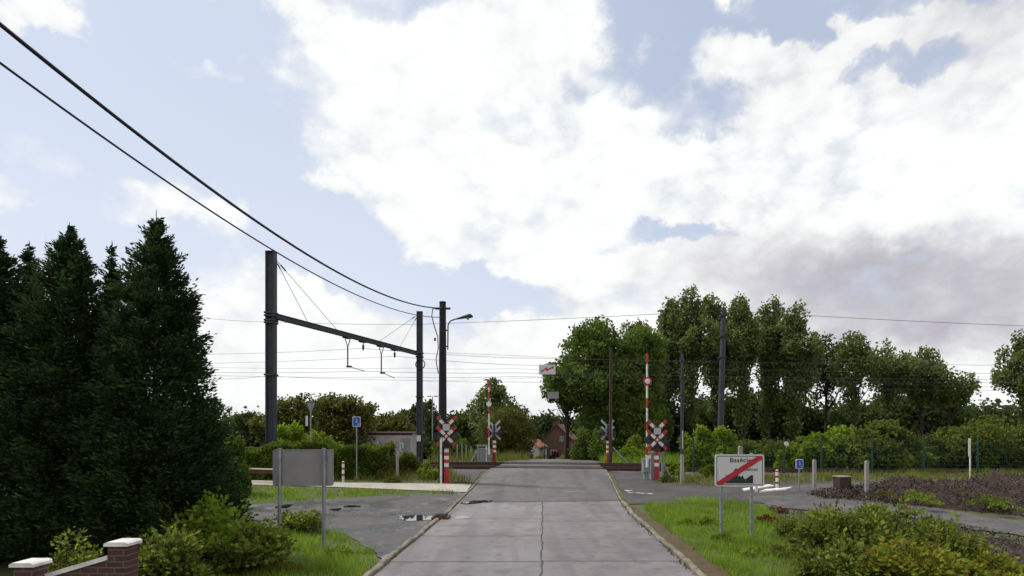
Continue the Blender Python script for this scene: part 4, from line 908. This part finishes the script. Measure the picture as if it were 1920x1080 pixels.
# brick wall with white copings
wz = .0; wl = empty('garden_wall', (-6.1, 7.4, 0), 0, 'dark red brick garden wall with white copings stepping down to the left corner', 'wall')
k = 7.5/F; pA = P(231, 1015, 7.5)-wl.location; pB = P(58, 1053, 7.3)-wl.location
for p, nm in ((pA, 1), (pB, 2)):
    a = MB().box((p.x, p.y, (p.z-.035)/2), (.235, .235, p.z-.04), M['brick']).build('pillar', wl)
    MB().prism([(-.150, -.04), (.150, -.04), (.150, -.005), (.11, .015), (-.11, .015), (-.150, -.005)][::-1], -.150, .150, M['coping'], loc=(p.x, p.y, p.z)).build('cap', a)
xa, xb = pA.x-.119, pB.x+.119; zA, zB = P(0, 1040, 7.5).z, P(0, 1079, 7.35).z
MB().prism([(xb, 0), (xa, 0), (xa, zA-.045), (xb, zB-.045)][::-1], pA.y-.11, pA.y+.11, M['brick']).build('wall_panel', wl)
MB().prism([(xb, zB-.042), (xa, zA-.042), (xa, zA+.015), (xb, zB+.015)][::-1], pA.y-.135, pA.y+.135, M['coping']).build('sloping_coping', wl)
MB().prism([(pB.x-3, 0), (pB.x-.119, 0), (pB.x-.119, zB-.2), (pB.x-3, zB-.5)][::-1], pA.y-.11, pA.y+.11, M['brick']).build('wall_panel', wl)
MB().prism([(pB.x-3, zB-.497), (pB.x-.119, zB-.197), (pB.x-.119, zB-.14), (pB.x-3, zB-.44)][::-1], pA.y-.135, pA.y+.135, M['coping']).build('sloping_coping', wl)

# ------------------------------------------------------------------ buildings
g = GD(745, 44); g.x = (740-960)/F*44; hut = empty('trackside_hut', g, R(-9), 'low pale hut covered in faded graffiti beyond the left track', 'hut')
hw, hd_, hh = 3.5, 2.4, P(0, 812, 44).z-g.z
MB().box((0, 0, hh/2-.1), (hw, hd_, hh+.2), M['render_wall']).build('wall', hut); MB().box((0, 0, hh+.06), (hw+.3, hd_+.3, .10), M['concrete']).build('roof', hut); MB().box((0, -hd_/2-.015, hh-.08), (hw+.02, .03, .14), M['roof']).build('fascia', hut)
MB().box((1.25, -hd_/2-.01, .8), (.75, .025, 1.7), M['cabinet']).build('door', hut)
gf_ = MB(); rg_ = random.Random(3)
for i in range(12):
    x0 = -1.55+i*.23; z0 = .5+.25*rg_.random(); m_ = M[('spray_blue', 'spray_pink', 'grey_plate', 'signface')[i % 4]]
    pts = [(x0+.15*math.cos(a)*(1+.4*math.sin(2*a+i)), -hd_/2-.006, z0+.35+.33*math.sin(a)) for a in np.linspace(0, 5.2, 12)]
    gf_.tube(pts, .075, m_, 4)
gf_.build('graffiti', hut)
hc = P(1052, 0, 120); gz = z1(hc.x, 120); hs = empty('brick_house', (hc.x, 123, gz), R(-14), 'dark red brick house with a steep tiled gable beyond the crossing', 'house')
hwid = 5.6; eav = P(0, 822, 120).z-gz; pk = P(0, 797, 120).z-gz
MB().prism([(-hwid/2, -.5), (hwid/2, -.5), (hwid/2, eav), (0, pk), (-hwid/2, eav)][::-1], -4.0, 5.5, M['housebrick']).build('wall', hs)
rf = MB()
for s in (-1, 1):
    rf.prism([(0, pk+.03), (s*(hwid/2+.45), eav-.40), (s*(hwid/2+.45), eav-.15), (0, pk+.28)][::s], -4.3, 5.8, M['roof'])
rf = rf.build('roof', hs)
c1 = MB().box((-.2, -2.6, pk+.35), (1.0, .7, 1.0), M['housebrick']); c1.box((-.2, -2.6, pk+.9), (1.12, .82, .12), M['roof']); c1.build('chimney', rf)
MB().box((-1.7, 3.2, pk+.0), (.6, .6, 1.3), M['housebrick']).build('chimney', rf)
an = MB().tube([(.1, -2.6, pk+.9), (.1, -2.6, pk+2.9)], .04, M['mast'], 5)
for q in (1.9, 2.4, 2.7): an.tube([(-.35, -2.6, pk+q), (.55, -2.6, pk+q)], .025, M['mast'], 4)
an.build('aerial', rf)
for (x_, z_, w_, h_) in ((1.0, eav-.1, .55, .8), (-.6, eav-2.9, 1.0, 1.0)):
    wn = MB().box((x_, -4.02, z_), (w_, .06, h_), M['glass']).build('window', hs); fm = MB()
    fm.box((x_, -4.04, z_+h_/2+.03), (w_+.12, .08, .06), M['white']); fm.box((x_, -4.04, z_-h_/2-.03), (w_+.12, .08, .06), M['white']); fm.box((x_, -4.065, z_), (.05, .03, h_), M['white'])
    for s in (-1, 1): fm.box((x_+s*(w_/2+.03), -4.04, z_), (.06, .08, h_), M['white'])
    fm.build('frame', wn)
MB().box((2.0, -4.02, .9), (.9, .06, 2.1), M['timber']).build('door', hs)
gc = P(1000, 0, 112); gz2 = z1(gc.x, 112); gr_ = empty('garage', (gc.x, 113, gz2), R(-24), 'small white gabled outbuilding with an orange tiled roof left of the brick house', 'garage')
e2 = P(0, 838, 112).z-gz2; p2 = P(0, 826, 112).z-gz2
MB().prism([(-1.7, -.3), (1.7, -.3), (1.7, e2), (0, p2), (-1.7, e2)][::-1], -1.8, 3, M['render_wall']).build('wall', gr_)
rf = MB()
for s in (-1, 1): rf.prism([(0, p2+.03), (s*2.0, e2-.18), (s*2.0, e2-.02), (0, p2+.2)][::s], -2.0, 3.2, M['roof_orange'])
rf.build('roof', gr_); MB().box((0, -1.83, .9), (1.5, .05, 1.8), M['roof']).build('door', gr_)
gc = P(985, 0, 118); gz2 = z1(gc.x, 118); h3 = empty('village_house', (gc.x+.3, 121, gz2), R(70), 'low brick annex with an orange roof peeping out left of the white outbuilding', 'house')
MB().prism([(-1.8, -.3), (1.8, -.3), (1.8, 2.0), (0, 3.4), (-1.8, 2.0)][::-1], -2.5, 2.5, M['housebrick']).build('wall', h3); rf = MB()
for s in (-1, 1): rf.prism([(0, 3.43), (s*2.1, 1.85), (s*2.1, 2.02), (0, 3.6)][::s], -2.7, 2.7, M['roof_orange'])
rf.build('roof', h3)
def lamp_far(px, top, d, lab):
    g = GD(px, d); H = P(px, top, d).z-g.z; rt = empty('station_lamp', g, 0, lab, 'street lamp', 'distant T-shaped lamps'); MB().tube([(0, 0, -.3), (0, 0, H)], [.10, .06], M['cabinet'], 6).build('post', rt)
    for s in (-1, 1): MB().box((s*.42, 0, H), (.5, .2, .12), M['cabinet']).build('lamp_head', rt)
lamp_far(581, 739, 75, 'distant T-shaped lamp rising behind the triangular sign'); lamp_far(811, 743, 75, 'distant T-shaped lamp just left of the utility pole'); lamp_far(1844, 750, 75, 'distant T-shaped lamp near the right edge beyond the bushes')

# ------------------------------------------------------------------ vegetation
for i, (px, top, d, k, lab) in enumerate(((293, 405, 11.8, .53, 'tallest dark conifer at the right end of the left foreground row'), (210, 462, 12.6, .36, 'thin dark conifer between the tallest and the full middle one'),
        (130, 428, 11.8, .60, 'full dark conifer in the middle of the left row'), (55, 462, 12.6, .36, 'thin dark conifer near the left edge of the photograph'), (-8, 440, 11.8, .58, 'dark conifer cut by the left edge of the photograph'),
        (-95, 450, 12.2, .6, 'leftmost dark conifer, of which only branches reach the frame'))):
    g = GD(px, d); conifer('conifer', g, P(px, top, d).z-g.z, k, lab, 20+i, nb=680 if k > .5 else 460, per=150 if k > .5 else 90, group='row of dark garden conifers')
g = GD(372, 12.6); conifer('conifer', g, P(0, 740, 12.6).z-g.z, .56, 'lower dark conifer filling the right foot of the left row', 40, nb=300, per=110, group='row of dark garden conifers')
def tw(px, base, top, wpx, lab, **k):
    g = G(px, base); h = (base-top)*g.y/F; return twig_shrub('leafy_shrub', g, wpx*g.y/F, wpx*g.y/F*.8, h*.88, lab, **k)
tw(395, 1062, 935, 100, 'tall yellow-green shrub in front of the dark conifers, left of the grey sign back', seed=1, nst=80, per=60, ls=.12, leaf='lf_bright')  # brighter leaf colour stands in for sunlight the conifers block here
tw(470, 1075, 985, 70, 'lower green shrub against the left leg of the grey sign back', seed=2, nst=70, per=50, ls=.10)
tw(320, 1100, 990, 60, 'shrub right beside the taller brick pillar', seed=3, nst=60, per=50, ls=.10)
tw(560, 1000, 958, 40, 'creeping green shoots reaching between the posts of the grey sign back', seed=4, nst=60, per=45, ls=.09)
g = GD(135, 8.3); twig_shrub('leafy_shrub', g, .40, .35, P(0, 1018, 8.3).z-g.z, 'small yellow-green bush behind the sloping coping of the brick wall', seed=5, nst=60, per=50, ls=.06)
g = G(500, 1075); bush('leafy_shrub', g, (.75, .5, .35), 'low reddish brown weeds at the foot of the left sign leg', leaf='lf_red', ls=.05, n=900, seed=8)
for i, (px, base, top, w_, lf, lab) in enumerate((
        (1660, 1075, 942, 100, 'lf_shrub', 'tallest green shrub of the right foreground thicket'), (1560, 1062, 955, 70, 'lf_shrub', 'left green shrub of the right foreground thicket, nearest the town sign'),
        (1760, 1090, 982, 75, 'lf_shrub', 'right green shrub of the right foreground thicket, beside the gravel track'), (1700, 1110, 1015, 100, 'lf_yellow', 'yellow-leaved shrub at the bottom front of the right foreground thicket'),
        (1590, 1100, 1020, 80, 'lf_shrub', 'low dark green shrub at the bottom left of the right foreground thicket'), (1850, 1110, 1040, 70, 'lf_yellow', 'low yellowish shrub at the lower right corner'),
        (1500, 1010, 975, 42, 'lf_shrub', 'small low shrub between the town sign and the right thicket'), (1640, 975, 950, 30, 'lf_shrub', 'small shrub on the gravel edge behind the right thicket'))):
    tw(px, base, top, w_, lab, seed=30+i, nst=int(34+w_*.5), per=62, ls=.095 if w_ > 45 else .07, leaf=lf, group='shrubs of the right foreground thicket')
g = G(1455, 962); bush('weed_clump', g, (.35, .2, .28), 'rusty orange weeds beside the right leg of the town sign', leaf='lf_red', ls=.045, n=700, seed=9)
g = G(1330, 985); bush('weed_clump', g, (.35, .25, .28), 'leafy green weed clump left of the left leg of the town sign', leaf='lf_bright', ls=.06, n=900, seed=10)
for i, (px, base, k, lf, lab) in enumerate(((1290, 985, .22, 'lf_bright', 'small leafy weed on the right verge nearest the road'), (1400, 1040, .3, 'lf_bright', 'leafy weed in the verge below the town sign'), (1470, 1045, .3, 'lf_shrub', 'weed clump between the verge and the right thicket'),
        (1440, 985, .3, 'lf_red', 'reddish dry weed right of the town sign legs'), (1358, 1015, .22, 'lf_olive', 'olive weeds around the left leg of the town sign'), (640, 1045, .25, 'lf_bright', 'leafy weed right of the grey sign legs'), (735, 905, .3, 'lf_olive', 'low weeds between the blue sign and the concrete post'))):
    g = G(px, base); bush('weed_clump', g, (k*1.3, k, k), lab, 'weed', 'weed clumps on the verges', leaf=lf, ls=.06, n=600, seed=200+i)
# hedges and bushes, left
hedge('hedge', GD(425, 27.2), GD(735, 27.4), 1.5, 1.5, 'clipped mixed hedge running behind the guard rail and the grey sign back', n=52000, ls=.12)
def bs(px, base_d, top, wpx, lab, leaf='lf_hedge', n=9000, ls=.14, seed=1, name='bush', grp=None, dep=.8):
    g = GD(px, base_d); h = P(0, top, base_d).z-g.z; w_ = wpx*base_d/F; return bush(name, g, (w_, w_*dep, h), lab, leaf=leaf, n=n, ls=ls, seed=seed, group=grp)
bs(428, 22.5, 797, 36, 'rounded green bush at the left end of the hedge, against the dark conifers', n=9000, seed=11)
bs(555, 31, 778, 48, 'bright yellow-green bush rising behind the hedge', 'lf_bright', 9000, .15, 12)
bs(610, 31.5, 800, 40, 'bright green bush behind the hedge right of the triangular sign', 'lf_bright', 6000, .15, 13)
bs(765, 28.5, 845, 28, 'ragged bush beside the concrete post left of the left warning cross', 'lf_olive', 4000, .12, 14)
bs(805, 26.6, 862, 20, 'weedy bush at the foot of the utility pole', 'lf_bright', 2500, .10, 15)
bs(715, 27.0, 850, 26, 'small olive bush at the right end of the hedge', 'lf_olive', 4000, .12, 16)
def tree(px, d, top, lobes, lab, leaf='lf_round', seed=1, **k):
    """lobes in photograph-like units: (dx px, row, rx px, ry px)"""
    g = GD(px, d); s = d/F; H = P(0, top, d).z-g.z
    L_ = [((a)*s, 0+.3*rx_*s*math.sin(i*2.4), P(0, row, d).z-g.z, rx_*s, rx_*s*.85, ry_*s) for i, (a, row, rx_, ry_) in enumerate(lobes)]
    return crown_tree('tree', g, H, L_, lab, leaf=leaf, seed=seed, **k)
tree(545, 40, 738, [(0, 775, 42, 26), (-25, 790, 30, 20), (25, 765, 30, 20), (0, 800, 45, 25)], 'thin-crowned apple-like tree left of the triangular sign', 'lf_olive', 50, nclump=150, per=55, cr=.5, ls=.2, trunk=.14, hollow=.5)
tree(642, 42, 734, [(0, 775, 52, 28), (-25, 765, 30, 20), (28, 770, 34, 24), (0, 805, 62, 30)], 'spreading olive-dark tree right of the triangular sign', 'lf_olive', 51, nclump=210, per=60, cr=.6, ls=.2, trunk=.16, hollow=.4)
tree(455, 90, 772, [(0, 795, 24, 20), (14, 790, 16, 14)], 'distant dark round tree between the conifers and the near portal mast', 'lf_dark', 52, nclump=60, per=60, cr=.9, ls=.4, trunk=.3)
tree(490, 60, 780, [(0, 800, 20, 18)], 'distant small tree right behind the near portal mast', 'lf_olive', 53, nclump=50, per=50, cr=.6, ls=.3)
tree(730, 60, 775, [(0, 800, 40, 20), (20, 805, 30, 18), (-30, 800, 30, 20)], 'low olive tree beyond the graffiti hut', 'lf_olive', 54, nclump=110, per=55, cr=.7, ls=.32)
tree(775, 85, 755, [(0, 790, 22, 24), (12, 775, 14, 18), (-12, 785, 14, 14)], 'distant tree between the far portal mast and the graffiti hut', 'lf_far', 55, nclump=80, per=55, cr=.9, ls=.42)
tree(808, 80, 748, [(0, 775, 16, 24), (4, 800, 20, 22)], 'distant narrow tree seen just left of the utility pole', 'lf_far', 56, nclump=70, per=50, cr=.8, ls=.4)
tree(868, 75, 775, [(0, 800, 22, 20), (-8, 815, 24, 20)], 'distant dark small tree right of the utility pole', 'lf_dark', 57, nclump=80, per=55, cr=.7, ls=.36)
bs(850, 46, 805, 40, 'green scrub behind the left warning cross', 'lf_hedge', 7000, .22, 17); bs(800, 48, 822, 30, 'dark scrub beside the graffiti hut', 'lf_dark', 4000, .22, 18)
tree(925, 62, 708, [(-2, 730, 17, 20), (-20, 765, 24, 22), (14, 755, 22, 24), (38, 775, 22, 16), (0, 790, 42, 24), (-5, 745, 22, 20)], 'airy light green tree above the far left barrier', 'lf_poplar', 58, nclump=150, per=55, cr=.75, ls=.3, hollow=.45)
tree(950, 50, 762, [(0, 800, 44, 36), (-20, 815, 34, 34), (24, 815, 30, 34), (0, 840, 48, 26)], 'broad drooping olive green tree left of the road beyond the crossing', 'lf_olive', 59, nclump=300, per=80, cr=.6, ls=.2, hollow=.5, asp=.4)
# right: big round tree and the poplars
tree(1140, 52, 602, [(-25, 660, 60, 36), (-80, 700, 42, 26), (-30, 630, 34, 30), (30, 690, 70, 50), (-20, 720, 80, 40), (40, 780, 62, 60), (-5, 800, 45, 50), (66, 650, 30, 34), (60, 730, 36, 60)], 'largest broad green tree on the right of the road, overhanging towards the house', 'lf_round', 60, nclump=760, per=95, cr=.85, ls=.26, trunk=.32, hollow=.5)
tree(1062, 56, 690, [(-15, 735, 28, 24), (-8, 710, 30, 22), (10, 755, 26, 18)], 'leafy side tree hanging out over the far end of the road', 'lf_round', 61, nclump=120, per=70, cr=.6, ls=.26, hollow=.4)
tree(1190, 60, 598, [(0, 630, 22, 30), (6, 680, 30, 40), (0, 740, 34, 50)], 'narrow tree between the broad green tree and the poplars', 'lf_poplar', 62, nclump=160, per=60, cr=.8, ls=.3)
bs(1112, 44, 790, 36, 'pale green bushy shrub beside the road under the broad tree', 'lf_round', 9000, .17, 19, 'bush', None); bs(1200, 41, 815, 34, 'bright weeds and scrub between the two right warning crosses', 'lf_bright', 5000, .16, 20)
def poplar(px, d, top, hwpx, lab, seed, leaf='lf_poplar', base=800, **k):
    rg2 = random.Random(seed); L_ = []; n = 8
    for i in range(n):
        t = i/(n-1); row = top+32+(base-top-42)*t; w_ = hwpx*1.12*(.36+.74*math.sin(math.pi*min(1, t*1.1+.15)))*(1 if t < .75 else .9); L_.append((rg2.uniform(-.38, .38)*hwpx, row, w_*rg2.uniform(.6, 1.1), (base-top)/n*1.05))
    kw = dict(nclump=int(13*hwpx), per=40, cr=.52, ls=.27, trunk=.20, hollow=.3, nlimb=24, trunk_top=.93, tall=1.55); kw.update(k)
    return tree(px, d, top, L_, lab, leaf, seed, group='row of poplars behind the tracks', **kw)
pl = ((1252, 56, 560, 30, 'leftmost tall poplar of the row'), (1300, 55, 541, 34, 'highest poplar, left of the tall grey mast'), (1342, 57, 550, 26, 'tall poplar directly behind the tall grey mast'),
      (1392, 55, 557, 32, 'tall poplar immediately right of the tall grey mast'), (1440, 57, 560, 26, 'poplar in the middle of the tall block, above the town sign'), (1490, 55, 570, 34, 'last tall poplar before the row drops in height'))
for i, (px, d, top, hw_, lab) in enumerate(pl): poplar(px, d, top, hw_, lab, 70+i, hollow=.3)
for i, (px, d, top, hw_, lab) in enumerate(((1548, 58, 612, 30, 'dark thin poplar in the gap after the tall block'), (1603, 54, 614, 38, 'open-crowned poplar with a bare lower trunk above the brown box'), (1665, 55, 636, 38, 'poplar third from the right end of the lower group'),
        (1728, 55, 645, 40, 'poplar second from the right end of the lower group'), (1780, 54, 680, 34, 'rightmost low poplar of the lower group'))):
    poplar(px, d, top, hw_, lab, 80+i, 'lf_poplar' if i else 'lf_dark', 770, nclump=int(4.7*hw_), per=40, cr=.54, hollow=.5, trunk=.17, nlimb=16)
poplar(1925, 48, 612, 40, 'light green poplar cut by the right edge of the photograph', 90, 'lf_poplar', 800, nclump=150, per=60)
poplar(1228, 64, 640, 24, 'poplar half hidden behind the broad green tree', 91, 'lf_dark', 800)
# scrub along the right fence
sc = ((1325, 33, 795, 44, 'lf_bright', 'bright tall scrub left of the tall grey mast foot'), (1385, 34, 818, 45, 'lf_scrub', 'dark green scrub right behind the town sign'), (1445, 32, 812, 52, 'lf_scrub', 'scrub bush directly above the right edge of the town sign'),
      (1520, 31, 818, 50, 'lf_bright', 'light green bush behind the round white plate and blue sign'), (1585, 31, 806, 52, 'lf_bright', 'light yellow-green bush behind the brown box'), (1655, 31, 808, 56, 'lf_scrub', 'rounded grey-green bush right of the concrete post on the bank'),
      (1730, 31, 815, 54, 'lf_scrub', 'olive bush in the middle of the right fence'), (1790, 31, 812, 46, 'lf_scrub', 'bush just left of the thin white post'), (1868, 31, 790, 60, 'lf_scrub', 'large bush right of the thin white post'), (1950, 31, 800, 60, 'lf_olive', 'bush cut by the right edge of the photograph'))
for i, (px, d, top, w_, lf, lab) in enumerate(sc): bs(px, d+(i*7 % 5)*.7-1, top-(10, 2, -6, 8, 4, 14, 0, 6, 16, 12)[i], w_*(1.2, 1.0, 1.4, 1.1, 1.5, 1.6, 1.1, 1.5, 1.5, 1.3)[i], lab, lf, 13000, (.17, .21, .15, .24)[i % 4], 100+i, 'bush', 'scrub bushes behind the green fence', .6)
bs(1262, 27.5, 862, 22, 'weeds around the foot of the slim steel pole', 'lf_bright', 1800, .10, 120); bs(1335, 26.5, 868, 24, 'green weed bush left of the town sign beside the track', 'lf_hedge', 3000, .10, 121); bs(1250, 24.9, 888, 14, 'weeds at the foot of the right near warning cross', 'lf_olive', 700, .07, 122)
def wood(name, x0, x1, y, top0, top1, lab, leaf, n, ls, seed, cr=2.2, depth=8):
    rng = np.random.default_rng(seed); nc = n//60; cx = rng.uniform(x0, x1, nc); cy = y+rng.uniform(-depth/2, depth/2, nc); t = (cx-x0)/(x1-x0)
    h = (top0+(top1-top0)*t)*(1+.16*np.sin(cx*.35+seed)+.1*np.sin(cx*.9)+.06*np.sin(cx*2.3)); cz = zg(cx, cy)+h*rng.uniform(.0, 1, nc)**.6
    Pc = np.repeat(np.stack([cx, cy, cz], 1), 60, 0)+rng.normal(size=(nc*60, 3))*cr*.45
    return tag(npmesh(name, leafquads(Pc, ls, rng, aspect=.8), 4, M[leaf]), lab, 'woodland', None, 'stuff')
wood('dark_thicket', 9, 56, 66, 6.4, 5.6, 'dark thicket filling the space under the poplars', 'lf_dark', 110000, .42, 5, 1.5)
wood('far_wood', 55, 130, 95, 7.5, 7.5, 'far wood beyond the bushes at the right edge', 'lf_far', 40000, .7, 6, 2.4)
wood('far_wood', -95, -28, 115, 7, 7, 'far wood on the horizon at the left behind the hedge', 'lf_far', 40000, .8, 7, 2.6)
wood('far_wood', -28, -1, 100, 5.6, 5.0, 'distant scrub between the hut and the drooping olive tree', 'lf_far', 24000, .6, 8, 2.0)
wood('far_wood', -40, 120, 260, 11, 11, 'line of woodland on the horizon behind the brick house', 'lf_far', 60000, 1.5, 9, 4, 14)
# garden plants at the house
g = GD(1021, 112); conifer('garden_conifer', g, P(0, 805, 112).z-g.z, .62, 'slim dark conifer between the white outbuilding and the brick house', 130, nb=200, per=40)
bs(1040, 108, 845, 14, 'maroon-leaved shrub in front of the brick house', 'lf_maroon', 2500, .3, 131); bs(1058, 104, 852, 20, 'clipped green hedge bush at the foot of the brick house', 'lf_bright', 3000, .28, 132); bs(1010, 106, 854, 12, 'small yellow-green garden bush left of the maroon shrub', 'lf_bright', 2000, .26, 133)
bs(1078, 60, 838, 16, 'roadside shrub at the right end of the brick house', 'lf_hedge', 4000, .2, 134)
